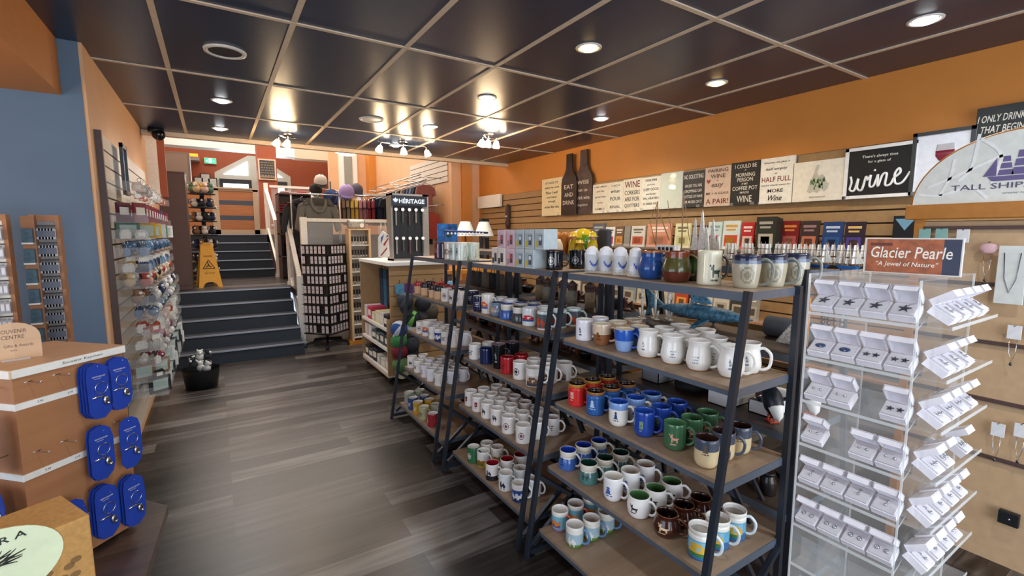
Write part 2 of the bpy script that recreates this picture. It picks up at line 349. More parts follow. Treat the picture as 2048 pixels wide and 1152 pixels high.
for x, y, c, lb in dl:
    t = thing('ceiling_downlight', f"{'cool white' if c else 'warm yellow'} recessed round downlight {lb or 'in the ceiling behind the viewer'}", 'downlight', (x, y, ZC), 0, None if lb else 'downlights behind the viewer')
    MB().lathe([(.078, -.001), (.076, -.006), (.06, -.006), (.056, .001)], 32).build('trim_ring', M_ringw, t)
    MB().ball((0, 0, -.002), .052, 0, 20, (1, 1, .4)).build('bulb', mat('cool_bulb' if c else 'warm_bulb', 'f6faff' if c else 'ffd890', .3, emit=14 if c else 9), t)
    spot(t, (0, 0, -.04), COOL if c else WARM, 34 if c else 30)
for x, y, lb, on in ((.124, 3.45, 'round dark ceiling speaker with a white ring above the walkway', 0), (1.349, 4.67, 'round pale ceiling speaker grille between the downlights', 1)):
    t = thing('ceiling_speaker', lb, 'speaker', (x, y, ZC))
    MB().lathe([(.115, -.001), (.112, -.012), (.092, -.012), (.088, .001)], 32).build('trim_ring', M_ringw, t)
    MB().cyl((0, 0, -.004), .089, .006, n=32).build('grille', M_ringw if on else M_blackp, t)
M_shade = mat('frosted_lamp_shade', 'ffe6c0', .4, emit=11)
def track(label, x, y, heads, bar=None):
    t = thing('ceiling_spot_fixture', label, 'ceiling light', (x, y, ZC))
    MB().cyl((0, 0, -.012), .055, .022).build('canopy', M_chrome, t)
    if bar: MB().tube([(-bar, 0, -.035), (0, .015, -.045), (bar, 0, -.035)], .008).build('bar', M_chrome, t)
    else: MB().tube([(-.1, -.05, -.03), (-.03, .03, -.045), (.06, .02, -.045), (.12, .08, -.03)], .008).build('bar', M_chrome, t)
    for hx, hy, tx, ty in heads:
        b = MB(); b.tube([(hx, hy, -.035), (hx, hy, -.075)], .006); o = b.build('lamp_arm', M_chrome, t)
        b = MB().at((hx, hy, -.075), (ty, tx, 0)); b.lathe([(.012, 0), (.024, -.01), (.04, -.06), (.042, -.075)], 20, capb=True); b.lathe([(.0, -.082), (.03, -.082), (.042, -.075)], 20)
        b.build('lamp_shade', M_shade, t)
        l = D.lights.new('lamp', 'POINT'); l.energy = 5; l.color = (1, .72, .42); l.shadow_soft_size = .04
        lo = D.objects.new('lamp', l); COL.objects.link(lo); lo.parent = t; lo.location = (hx+tx*-.0, hy, -.24)
        l = D.lights.new('lamp', 'POINT'); l.energy = 1.6; l.color = (1, .6, .3); l.shadow_soft_size = .03
        lo = D.objects.new('lamp', l); COL.objects.link(lo); lo.parent = t; lo.location = (hx+.05, hy-.06, -.05)
track('chrome ceiling fixture with two glowing shades left of the three lamp bar', .75, 5.8, [(.0, -.02, .3, .3), (-.09, .02, .5, .3)])
track('chrome bar fixture with three spaced glowing shades', 1.97, 5.55, [(-.27, 0, .35, 0), (0, 0, -.1, 0), (.29, 0, -.35, 0)], .3)
track('chrome ceiling fixture with clustered glowing shades nearest the wine signs', 2.62, 4.62, [(-.08, .0, .2, .3), (-.02, -.02, 0, .3), (.08, -.02, -.1, .3)])
t = thing('ceiling_light', 'white glowing bowl ceiling lamp hanging in the upper hall', 'ceiling light', (2.21, 9.4, 3.2))
MB().lathe([(.0, -.14), (.12, -.12), (.24, -.05), (.28, 0)], 28).build('glass_bowl', mat('glowing_bowl', 'fff4e0', .4, emit=5), t)
MB().cyl((0, 0, .85), .012, 1.7).build('stem', M_chrome, t); MB().ball((0, 0, -.15), .016).build('finial', M_chrome, t)
t = thing('dome_camera', 'black security dome camera in the ceiling corner by the stairs', 'camera', (-.45, 6.3, ZC))
MB().cyl((0, 0, -.02), .07, .04).build('base', M_blackp, t); MB().ball((0.02, -.02, -.06), .062).build('dome', mat('smoked_dome', '0c0e12', .1), t)
t = thing('exit_sign', 'lit green and white running person exit sign high on the far wall', 'sign', (0, 0, 0))
MB().b2(-.1, .17, 14.93, 14.99, 3.43, 3.58).build('housing', M_white, t)
MB().b2(-.09, .16, 14.92, 14.93, 3.44, 3.57).build('face', mat('green_lit_face', '2fbf8a', .4, emit=.9), t)
b = MB(); b.box((.035, 14.915, 3.505), (.07, .01, .1)); b.add([(-.06, 14.915, 3.5), (-.03, 14.915, 3.53), (-.03, 14.915, 3.47)], [(0, 1, 2)]); b.add([(.13, 14.915, 3.5), (.1, 14.915, 3.53), (.1, 14.915, 3.47)], [(0, 1, 2)])
b.build('pictogram', mat('white_lit_mark', 'f4fffa', .4, emit=1.2), t)

# ================================================================== MUG RACKS
def make_rack(label, group, zs, fx, bot, x, y, rz=0, ww=.9, wood=None):
    t = thing('shelving_rack', label, 'shelving rack', (x, y, 0), rz, group)
    for yy in (-.010, ww+.010):
        MB().bar((fx[0], yy, zs[0]+.004), (bot, yy, 0), .021, .021).build('leg', M_rack, t)
        MB().bar((-.012, yy, zs[0]+.004), (-.03, yy, 0), .021, .021).build('leg', M_rack, t)
        b = MB(); b.bar((bot+.02, yy, .03), (-.03, yy, .03), .022); 
        b.bar((bot+.075, yy, .4), (-.03, yy, .06), .02); b.bar((-.02, yy, .43), (bot+.04, yy, .06), .02)
        b.build('side_brace', M_rack, t)
    b = MB(); b.bar((-.03, .02, .16), (-.02, ww/2, zs[2]-.03), .018); b.bar((-.03, ww-.02, .16), (-.02, ww/2, zs[2]-.03), .018)
    b.bar((-.03, .1, zs[3]), (-.03, .3, zs[2]-.02), .014); b.bar((-.03, ww-.1, zs[3]), (-.03, ww-.3, zs[2]-.02), .014)
    b.build('back_brace', M_rack, t)
    for z, f in zip(zs, fx):
        s_ = MB().b2(f+.004, -.004, 0, ww, z-.014, z).build('shelf', wood or M_shelfwood, t)
        b = MB(); b.b2(f, f+.006, 0, ww, z-.03, z-.001 if z == zs[0] else z-.014); b.b2(-.006, 0, 0, ww, z-.03, z-.001); b.b2(f, 0, -.004, .004, z-.03, z-.001); b.b2(f, 0, ww-.004, ww+.004, z-.03, z-.001)
        b.build('edge_rail', M_rail, s_)
    return t
ZS = [1.396, 1.08, .767, .45, .134]; FX = [1.425, 1.405, 1.36, 1.32, 1.27]
BX = 1.745
RACKS = {'nearest': .86, 'middle': 1.86, 'farthest': 2.94}
for nm, y in RACKS.items():
    make_rack(f'black steel and wood A-frame rack full of mugs, {nm} of three along the aisle', 'mug racks', ZS, [f-BX for f in FX], 1.2-BX, BX, y)
ZR = [1.45, 1.13, .82, .5, .14]
for nm, y in (('nearest', .88), ('middle', 1.9), ('farthest', 2.95)):
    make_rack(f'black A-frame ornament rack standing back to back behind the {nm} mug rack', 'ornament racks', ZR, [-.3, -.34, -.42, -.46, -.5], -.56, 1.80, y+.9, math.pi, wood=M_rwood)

# ------------------------------------------------------------------ mugs
PRINTS = dict(
 light=['...##...', '..####..', '...##...', '..####..', '..####..', '..####..', '.######.', '........', '#.###.##'],
 moose=['#.#.....', '.##.....', '.##.....', '..######', '..#####.', '..#...#.', '..#...#.', '........', '.#####..'],
 crest=['..####..', '.#....#.', '#..##..#', '#.####.#', '#.####.#', '#..##..#', '.#....#.', '..####..'],
 words=['........', '##.#.###', '........', '.######.', '........', '#.##.##.', '........'],
 block=['.######.', '.######.', '.######.', '.##..##.', '.######.', '.######.', '........', '.####...'],
 small=['..#.....', '.###....', '..#.#...', '..###...', '........', '.#####..'],
 scene=['oooooooo', 'oo####oo', 'o######o', 'oo##oo##', '####o###', '########', 'bbbbbbbb', 'bbbbbbbb'],
 tall=['..#.....', '.##..#..', '.##.###.', '.#######', '.###.###', '..#...#.', '..#...#.'],
 wave=['........', '#..##..#', '##.#####', '########', 'b#bb##bb', 'bbbbbbbb'],
)
PROF = dict(
 straight=([(.04, 0), (.0415, .006), (.0415, .05), (.0415, .097)], .098),
 tallcan=([(.041, 0), (.0425, .006), (.042, .07), (.0425, .124)], .125),
 bell=([(.033, 0), (.036, .004), (.044, .022), (.0455, .036), (.0415, .066), (.038, .085), (.039, .1), (.0425, .11)], .111),
 taper=([(.029, 0), (.032, .003), (.039, .03), (.0425, .06), (.0425, .096)], .097),
 cup=([(.028, 0), (.034, .004), (.0405, .02), (.0415, .05), (.0415, .103)], .104),
 barrel=([(.046, 0), (.0475, .01), (.045, .035), (.0385, .055), (.0375, .06), (.04, .07), (.0405, .088)], .088),
 bulb=([(.036, 0), (.042, .004), (.05, .025), (.0495, .04), (.042, .06), (.0385, .07), (.0405, .083)], .084),
 round=([(.034, 0), (.042, .006), (.0475, .03), (.0475, .05), (.043, .07), (.0415, .083)], .084),
 jug=([(.037, 0), (.045, .004), (.0555, .03), (.057, .05), (.05, .08), (.046, .095), (.0475, .118)], .12),
 stein=([(.041, 0), (.042, .006), (.042, .08), (.0395, .088), (.042, .095), (.0425, .105)], .106),
 embossed=([(.037, 0), (.039, .006), (.045, .05), (.047, .08), (.0445, .1), (.047, .112)], .113),
 travel=([(.031, 0), (.034, .006), (.039, .08), (.042, .13), (.043, .15)], .152),
 squat=([(.044, 0), (.047, .006), (.047, .075), (.049, .098)], .1),
)
def catmull(p, n):
    out = []
    for i in range(len(p)-1):
        a, b, c, d = p[max(i-1, 0)], p[i], p[i+1], p[min(i+2, len(p)-1)]
        for k in range(n):
            t = k/n; out.append(tuple(.5*(2*b[j]+(c[j]-a[j])*t+(2*a[j]-5*b[j]+4*c[j]-d[j])*t*t+(3*b[j]-a[j]-3*c[j]+d[j])*t**3) for j in (0, 1)))
    return out+[p[-1]]
MUGS = {}
def mugmesh(kind):
    if kind in MUGS: return MUGS[kind]
    k = MUGK[kind]; prof, h = PROF[k['p']]; pr = [(max(r, .01), max(0, z)) for r, z in catmull(prof, 3)]
    rough = k.get('rough', .18); G = lambda c: mat('glazed_'+c, c, rough, vary=.04, coat=.4)
    bands = k.get('bands', [(1.1, k.get('c', 'f0efec'))]); cols = []
    def ci(c):
        if c not in cols: cols.append(c)
        return cols.index(c)
    # split rows at band limits
    rows = []
    for i, (r, z) in enumerate(pr):
        rows.append((r, z))
        if i < len(pr)-1:
            for lim, _ in bands:
                zl = lim*h
                if z+.0005 < zl < pr[i+1][1]-.0005: f_ = (zl-z)/(pr[i+1][1]-z); rows.append((r+(pr[i+1][0]-r)*f_, zl))
    rows.sort(key=lambda q: q[1])
    def band(z):
        for lim, c in bands:
            if z < lim*h: return ci(c)
        return ci(bands[-1][1])
    ms = [band((rows[i][1]+rows[i+1][1])/2) for i in range(len(rows)-1)]
    rt_, zt = rows[-1]; rim = ci(k.get('rim', bands[-1][1])); ins = ci(k.get('ins', 'f3f1ec'))
    prof2 = rows+[(rt_-.001, zt+.0016), (rt_-.003, zt+.001), (rt_-.0042, zt-.004)]; ms += [rim, rim, ins]
    for r, z in reversed(rows[1:-1]):
        if z < zt-.006: prof2.append((max(r-.0045, .008), max(z, .006))); ms.append(ins)
    b = MB(); b.lathe(prof2, 26, ms=ms, capb=True)
    # close the inside floor
    n = len(b.v); lr = prof2[-1]; b.add([(0, 0, lr[1])], []); 
    base = n-26
    for j in range(26): b.f.append((base+j, base+(j+1) % 26, n)); b.m.append(ins); b.sm.append(True)
    # printed picture on the glaze
    if k.get('print'):
        P_ = PRINTS[k['print']]; cl = dict(zip('#ob', [ci(c) for c in k.get('pc', ['303a52', 'd8842c', '3f6fae'])]))
        if 'pc' in k:
            for ch_ in '#ob':
                cl.setdefault(ch_, 0)
        R_, C_ = len(P_), len(P_[0]); z0, z1 = k.get('pz', (.26, .66)); span = math.radians(k.get('ps', 60)*(.72 if k['print'] not in ('scene', 'wave') else 1))
        def rad(z):
            for i in range(len(rows)-1):
                if rows[i][1] <= z <= rows[i+1][1]: t = (z-rows[i][1])/max(1e-6, rows[i+1][1]-rows[i][1]); return rows[i][0]*(1-t)+rows[i+1][0]*t+.0005
            return rows[-1][0]+.0005
        for i, row in enumerate(P_):
            za, zb = (z1-(z1-z0)*(i+1)/R_)*h, (z1-(z1-z0)*i/R_)*h
            for j, ch in enumerate(row):
                if ch == '.': continue
                a0 = -math.pi/2-span/2+span*j/C_; a1 = a0+span/C_; q = []
                for a, z in ((a0, za), (a1, za), (a1, zb), (a0, zb)): r = rad(z); q.append((r*math.cos(a), r*math.sin(a), z))
                b.add(q, [(0, 1, 2, 3)], cl[ch], True)
    body = b.mesh('body', [G(c) for c in cols])
    # handle
    z0, z1, o = k.get('h', (.2, .8, .034)); rr = lambda z: max(q[0] for q in rows if abs(q[1]-z*h) < .02 or q is rows[-1])-.003
    def rz_(z):
        best = min(rows, key=lambda q: abs(q[1]-z)); return best[0]-.003
    a, c = z0*h, z1*h; ra, rc = rz_(a), rz_(c); ro = max(ra, rc)+o; mid = (a+c)/2
    pts = [(rc, c), (rc+o*.45, c+.004), (ro-.004, c-.012), (ro, mid+.004), (ro-.005, a+.012), (ra+o*.45, a+.0), (ra, a-.002 if k.get('h') else a)]
    pts = catmull(pts, 3); hb = MB().tube([(x, 0, z) for x, z in pts], .0055, n=8, flat=.8)
    hand = hb.mesh('handle', [G(k.get('hc', k.get('hcol', bands[-1][1])))])
    MUGS[kind] = (body, hand); return MUGS[kind]
WH = 'f1efeb'
MUGK = dict(
 w_bell=dict(p='bell', bands=[(.04, 'c99a6b'), (1.1, 'f4f2ec')], h=(.14, .8, .036), print='small', pc=['7a849a'], ps=34, pz=(.3, .62), d='white bellied mug with small print'),
 w_bell_b=dict(p='bell', bands=[(.04, 'c99a6b'), (1.1, 'f4f2ec')], h=(.14, .8, .036), print='words', pc=['a0a8b4'], ps=40, pz=(.22, .55), d='white bellied mug with words'),
 w_plain=dict(p='straight', c='eeeef6', print='small', pc=['3b4250'], ps=40, d='white straight mug'),
 brown2=dict(p='taper', bands=[(.52, '96603f'), (1.1, 'dcc6aa')], rim='efe2cc', ins='e6dcc4', hc='d9ab8a', print='small', pc=['5a3a28'], ps=60, d='brown and beige mug'),
 blue2=dict(p='taper', bands=[(.5, '93b4e6'), (1.1, '2b5fc0')], rim='f2ead0', ins='eadfc0', hc='2f5ab0', d='two tone blue mug'),
 red=dict(p='stein', bands=[(.86, 'd62f2c'), (1.1, 'b88434')], ins='20140e', hc='c22a28', print='block', pc=['e9b0a0'], ps=44, d='red mug with brown rim'),
 bluebr=dict(p='stein', bands=[(.88, '2b61a8'), (1.1, '9a6634')], ins='2a1810', hc='2b5ba0', print='light', pc=['bcd2ec'], d='blue mug with brown rim'),
 whblue=dict(p='cup', bands=[(.72, 'efeee6'), (1.1, '7fa4dc')], rim='86a8e0', ins='2450b4', hc='efeee6', print='light', pc=['28427a'], ps=44, d='white mug with blue inside'),
 blue=dict(p='cup', c='2448a4', ins='2a55b8', print='block', pc=['7c9a78'], ps=40, d='royal blue mug'),
 green=dict(p='cup', c='3f6b4a', ins='4f8058', hc='47764f', print='moose', pc=['dca48c'], ps=70, d='green mug'),
 slate=dict(p='cup', bands=[(.62, 'dfcba0'), (1.1, '4a5364')], ins='3a2420', hc='4a5364', print='light', pc=['6a5f50'], ps=44, pz=(.5, .85), d='cream and slate mug'),
 bluebar=dict(p='barrel', bands=[(.62, '3f68b4'), (1.1, 'e6e2d4')], ins='1c3ea8', hc='dcd8cc', h=(.25, .85, .03), print='small', pc=['29467f'], d='blue barrel mug with white rim'),
 greenbar=dict(p='barrel', bands=[(.62, '4c7a78'), (1.1, 'e6e2d4')], ins='15382f', hc='dcd8cc', h=(.25, .85, .03), print='tall', pc=['24403a'], d='teal barrel mug with white rim'),
 lighth=dict(p='cup', c='f0f0f0', ins='eeeae0', print='light', pc=['4a68b0'], ps=70, d='white mug with blue lighthouse'),
 moosew=dict(p='round', c='f2f1ee', ins='4f7a48', print='moose', pc=['2c2c30'], ps=60, pz=(.3, .7), d='white mug with green inside'),
 moosebr=dict(p='bulb', c='431f14', rim='8a4f28', ins='1e0e0a', hc='5a2c1a', print='moose', pc=['e4caa0'], ps=74, d='glossy brown mug with moose'),
 duck=dict(p='stein', bands=[(.3, '2c6ea6'), (.68, '66b4dc'), (1.1, 'f0efe6')], hc='dfe9ee', print='scene', pc=['e2b43c', '8fc4da', '3d7f4c'], ps=90, pz=(.12, .64), d='lake picture mug'),
 sunset=dict(p='cup', bands=[(.2, '9c8cba'), (.8, '7fc0d8'), (1.1, 'f0efe6')], hc='e2604c', print='wave', pc=['e8883a', 'e8a04a', '6a5a8a'], ps=80, d='sunset picture mug'),
 meadow=dict(p='cup', bands=[(.22, '5f8f3e'), (.7, 'a8c4d0'), (1.1, 'f0efe6')], hc='5a8ab8', print='tall', pc=['e6e6e6'], ps=80, pz=(.1, .6), d='meadow picture mug'),
 dark=dict(p='squat', c='14161f', ins='16181f', rough=.1, print='crest', pc=['a8aab0'], ps=60, d='large glossy navy mug'),
 darkb=dict(p='straight', c='1b2247', ins='f0efec', print='words', pc=['c8cce0'], ps=60, d='navy mug with white print'),
 blackt=dict(p='travel', c='131519', ins='8a7480', rim='8a7480', print='small', pc=['9aa0a8'], ps=50, d='tall black tumbler mug'),
 navy=dict(p='straight', c='1c2856', ins='20306a', d='navy straight mug'),
 redp=dict(p='straight', c='b4222a', ins='8a1a22', print='words', pc=['7a1018'], d='red straight mug'),
 photo=dict(p='straight', c=WH, print='crest', pc=['2c2e36'], ps=70, d='white mug with round black print'),
 bigw=dict(p='squat', c=WH, print='scene', pc=['7a5a44', 'd8d0c4', '4a4a50'], ps=84, pz=(.05, .6), d='wide white mug with bird picture'),
 w_red=dict(p='straight', c=WH, print='block', pc=['8a2a26'], ps=46, d='white mug with red square'),
 w_blk=dict(p='straight', c=WH, print='tall', pc=['34363e'], ps=56, d='white mug with dark drawing'),
 w_crest=dict(p='straight', c=WH, print='crest', pc=['7a4a4a'], ps=60, d='white mug with round crest'),
 w_text=dict(p='straight', c=WH, print='words', pc=['3a3c50'], ps=70, d='white mug with black words'),
 w_orange=dict(p='tallcan', c='ece6de', print='scene', pc=['d8622c', 'e8e0d4', '3a6aa8'], ps=80, d='tall white mug with orange picture'),
 greenp=dict(p='straight', c='2f6e4a', ins='f0efe6', hc='2f6e4a', print='crest', pc=['e8e8dc'], ps=60, d='green mug with white badge'),
 yelpr=dict(p='straight', bands=[(.45, 'c9a43c'), (1.1, WH)], hc=WH, print='wave', pc=['8a6a2c', 'd8b04a', '4a6a3c'], ps=90, pz=(.1, .55), d='white mug with yellow scene'),
 redin=dict(p='straight', bands=[(.32, '23242a'), (1.1, WH)], ins='a01f2c', hc=WH, print='tall', pc=['3a3c44'], ps=70, d='white mug with red inside'),
 whale=dict(p='straight', bands=[(.7, '2c4c92'), (1.1, WH)], hc=WH, print='wave', pc=['e6eaf0', 'e6eaf0', '1c2c52'], ps=80, pz=(.08, .62), d='blue and white sea mug'),
 puff=dict(p='straight', c='e9eef0', print='tall', pc=['1f2430'], ps=70, pz=(.1, .6), d='white mug with seabird'),
 yellow=dict(p='straight', c='c79a2c', ins='e8e6dc', print='words', pc=['f2ead0'], d='mustard yellow mug'),
 olive=dict(p='straight', c='b8b68c', ins='e8e6dc', print='crest', pc=['6a6c4c'], d='pale olive mug'),
 crimson=dict(p='straight', c='a02a34', ins='f0efec', print='crest', pc=['f0e8e0'], d='crimson mug'),
 bluepr=dict(p='straight', c='2a4a86', ins='e8e6dc', print='words', pc=['d8deec'], d='denim blue mug'),
 sage=dict(p='straight', c='a8b09c', ins='e8e6dc', d='sage green mug'),
 kraft=dict(p='straight', bands=[(.66, 'dcb48e'), (1.1, '23242c')], rim='1d1e26', ins='1d1e26', hc='23242c', d='tan mug with black rim'),
 kraftr=dict(p='straight', bands=[(.66, 'dcb48e'), (1.1, 'b02a30')], rim='b02a30', ins='b02a30', hc='b02a30', d='tan mug with red rim'),
 floral=dict(p='tallcan', c='e8dcd4', print='scene', pc=['8a7468', 'e0d4cc', 'b0a094'], ps=100, d='tall mug with grey flowers'),
 frost=dict(p='tallcan', c='d8e6e2', ins='e4eeea', print='crest', pc=['3a4648'], ps=40, pz=(.3, .7), d='tall frosted white mug'),
 maroon=dict(p='tallcan', c='6a2c38', ins='4a1c28', print='scene', pc=['9a5a60', '6a2c38', '4a1c28'], ps=90, d='tall maroon mug'),
 navyt=dict(p='tallcan', c='1f2650', ins='1f2650', d='tall navy mug'),
 moosecan=dict(p='tallcan', c='ded8be', ins='d8d2b8', hc='262c30', print='moose', pc=['3c4a48'], ps=80, pz=(.12, .6), d='cream tankard with moose drawing'),
 jugblue=dict(p='jug', bands=[(.9, '1f4a8c'), (1.1, '9a5a2c')], ins='3a2418', hc='1f3f78', h=(.22, .78, .03), d='big round blue pottery mug'),
 jugbrown=dict(p='jug', bands=[(.35, '5c2a1c'), (.8, '4c4a26'), (1.1, '7a3a20')], ins='2c1812', hc='6a5a30', h=(.22, .84, .032), d='big brown pottery mug'),
 juggreen=dict(p='jug', bands=[(.25, '3a2c1c'), (.85, '35522a'), (1.1, '6a3a20')], ins='2c1812', hc='35522a', h=(.22, .84, .032), d='big green pottery mug'),
 emb=dict(p='embossed', bands=[(.74, 'b4ad98'), (.84, '5c6c84'), (1.1, '262a44')], ins='2a2c3c', hc='74766c', h=(.1, .84, .042), print='crest', pc=['8f8874'], ps=80, pz=(.15, .65), d='embossed stoneware mug'),
 lantern=dict(p='straight', c='dfe6e6', ins='e8ecec', hc='c82c34', print='scene', pc=['c23040', 'e8e8e8', '3a4a8a'], ps=100, d='white mug with red figures'),
 greybar=dict(p='barrel', bands=[(.62, '3c4248'), (1.1, 'e2dfd6')], ins='1d1f26', hc='2a2c30', h=(.25, .85, .03), d='charcoal barrel mug with white rim'),
 tanblue=dict(p='bulb', bands=[(1.1, '6f86a4')], ins='3a4458', hc='44546c', print='crest', pc=['d6a86c'], ps=90, d='slate blue mug with tan patch'),
 scenec=dict(p='straight', bands=[(.1, WH), (.85, '59646a'), (1.1, 'd8ecec')], rim='e0f2f2', hc='dcecec', print='tall', pc=['c8502c'], ps=100, pz=(.1, .7), d='grey mug with red figures'),
)
SHN = ['top shelf', 'second shelf', 'third shelf', 'fourth shelf', 'bottom shelf']
def place_mug(kind, p, rz, label, group):
    body, hand = mugmesh(kind); t = thing('mug', label, 'mug', p, rz, group)
    inst('body', body, t); inst('handle', hand, t); return t
def shelf_mugs(rack, si, cols, dx=.1):
    z = ZS[si]; fx = FX[si]; y0 = RACKS[rack]; i = 0; last = None
    for u, v, kinds in cols:
        if isinstance(kinds, str): kinds = [kinds]
        r = PROF[MUGK[kinds[0]]['p']][0][0][0]; p = at(u, v, z=z); d = Vector((ray(u, v).x, ray(u, v).y, 0)).normalized(); p = p+d*r
        x = max(p.x, fx+.05); y = min(max(p.y, y0+.05), y0+.85)
        rm = max(q[0] for q in PROF[MUGK[kinds[0]]['p']][0])
        if last is not None: y = min(y, last[0]-last[1]-rm-.004)
        last = (y, rm)
        if y < y0+.04: continue
        for k, kd in enumerate(kinds):
            xx = x+k*dx
            if xx > BX-.045: continue
            a = math.radians(-62+random.uniform(-14, 14)) if rack != 'farthest' else math.radians(-75+random.uniform(-30, 30))
            row = ['front', 'middle', 'back', 'rearmost'][k] if len(kinds) > 1 else 'front'
            place_mug(kd, (xx, y+random.uniform(-.003, .003), z+.0005), a, f"{MUGK[kd]['d']}, {row} row, {ordn(i)} from left, {SHN[si]}, {rack} mug rack", f'mugs on the {SHN[si]} of the {rack} rack')
        i += 1
# nearest rack
shelf_mugs('nearest', 1, [(1168, 682, ['w_plain', 'w_plain']), (1203, 691, ['brown2', 'brown2', 'brown2']), (1247, 704, ['blue2', 'blue2']), (1295, 716, ['w_bell']*3), (1343, 729, ['w_bell_b']*3), (1397, 743, ['w_bell_b']*3), (1460, 757, ['w_bell', 'w_bell', 'w_bell'])])
shelf_mugs('nearest', 2, [(1153, 814, ['red']*3), (1190, 832, ['bluebr']*3), (1237, 854, ['whblue']*3), (1288, 875, ['blue']*3), (1348, 902, ['green']*3), (1411, 937, ['slate']*3)])
shelf_mugs('nearest', 3, [(1136, 943, ['bluebar']*3), (1177, 972, ['greenbar']*3), (1226, 1004, ['lighth']*3), (1277, 1038, ['moosew']*3), (1332, 1077, ['moosebr']*3), (1398, 1122, ['duck']*3)])
shelf_mugs('nearest', 4, [(1118, 1063, ['sunset']*3), (1149, 1097, ['meadow']*3)])
# middle rack
shelf_mugs('middle', 1, [(950, 624, ['darkb', 'greybar']), (969, 629, ['w_orange', 'w_plain']), (989, 634, ['tanblue', 'w_plain']), (1013, 640, ['bluebar']*3), (1038, 647, ['greybar', 'bluebar', 'greybar']), (1058, 653, ['lantern']*2), (1089, 661, ['scenec']*3), (1107, 667, ['scenec']*2)], .098)
shelf_mugs('middle', 2, [(950, 720, ['w_text']*2), (972, 729, ['navy']*2), (997, 738, ['blackt']*2), (1015, 749, ['redp']*2), (1040, 760, ['photo']*3), (1069, 775, ['bigw']*3)])
shelf_mugs('middle', 3, [(940, 812, ['w_red']*3), (957, 825, ['w_red', 'w_red', 'w_text']), (975, 838, ['w_blk']*3), (995, 852, ['w_blk']*3), (1017, 869, ['w_crest']*3), (1045, 889, ['w_crest', 'w_crest', 'w_text'])])
shelf_mugs('middle', 4, [(947, 927, ['greenp', 'w_blk']), (967, 936, ['yelpr', 'yelpr']), (985, 963, ['redin', 'redin', 'redin']), (1012, 984, ['puff', 'puff']), (1038, 1006, ['whale', 'puff'])])
# farthest rack
shelf_mugs('farthest', 0, [(851, 518, ['maroon', 'maroon']), (865, 519, ['navyt', 'navyt']), (881, 520, ['floral', 'floral']), (898, 521, ['frost', 'frost']), (916, 522, ['frost', 'frost']), (938, 524, ['frost', 'frost'])])
shelf_mugs('farthest', 1, [(837, 588, ['kraftr', 'kraft']), (849, 592, ['kraft', 'kraftr']), (862, 597, ['kraft', 'kraftr']), (875, 600, ['kraft', 'kraftr']), (891, 604, ['w_crest', 'darkb']), (905, 609, ['w_blk', 'navy']), (918, 613, ['photo', 'darkb'])])
shelf_mugs('farthest', 2, [(839, 668, ['w_crest', 'w_plain']), (855, 673, ['w_orange', 'w_plain']), (868, 679, ['w_blk', 'w_text']), (880, 684, ['whale', 'w_text']), (893, 690, ['w_text', 'photo']), (907, 696, ['w_orange', 'w_plain'])])
shelf_mugs('farthest', 3, [(824, 737, ['w_blk', 'w_text']), (837, 746, ['w_text', 'w_plain', 'w_text']), (850, 756, ['w_plain', 'w_text', 'w_blk']), (863, 764, ['w_plain', 'w_plain', 'w_text']), (880, 773, ['w_crest', 'w_plain', 'w_plain'])])
shelf_mugs('farthest', 4, [(816, 806, ['sage', 'sage']), (825, 821, ['bluepr', 'bluepr']), (835, 830, ['yellow', 'yellow']), (846, 841, ['olive', 'sage']), (866, 855, ['crimson'])])
# top of the nearest and middle racks
for i, (u, v) in enumerate(((1345, 566), (1383, 563))):
    pass
def topmug(u, v, kind, lab, z=ZS[0], rz=-40, dx=0):
    p = at(u, v, z=z); r = PROF[MUGK[kind]['p']][0][0][0]; d = Vector((ray(u, v).x, ray(u, v).y, 0)).normalized(); p += d*r; p.x += dx
    place_mug(kind, (p.x, p.y, z+.0005), math.radians(rz), lab, 'mugs along the top of the racks')
topmug(1302, 559, 'jugblue', 'big round blue pottery mug with brown rim on top of the nearest rack', rz=-35)
topmug(1352, 565, 'jugbrown', 'big brown and olive pottery mug beside the round blue one', rz=-30)
topmug(1384, 563, 'juggreen', 'big green pottery mug behind the moose tankard', rz=-35, dx=.02)
topmug(1417, 571, 'moosecan', 'cream tankard with moose drawing on top of the nearest rack', rz=-25)
topmug(1490, 577, 'emb', 'grey embossed stoneware mug, left of three on the nearest rack top', rz=-52)
topmug(1527, 576, 'emb', 'grey embossed stoneware mug, middle of three on the nearest rack top', rz=-52, dx=.05)
topmug(1562, 573, 'emb', 'grey embossed stoneware mug, right of three on the nearest rack top', rz=-52, dx=.09)
topmug(1108, 540, 'dark', 'large glossy navy mug with grey emblem on top of the middle rack', rz=-55)
topmug(1146, 538, 'dark', 'large glossy navy mug at the right end of the middle rack top', rz=-55, dx=.03)
topmug(1061, 536, 'darkb', 'small navy mug with white print on top of the middle rack', rz=-60)
topmug(1078, 536, 'navy', 'small plain navy mug right of the printed navy one on the rack top', rz=-60, dx=.02)
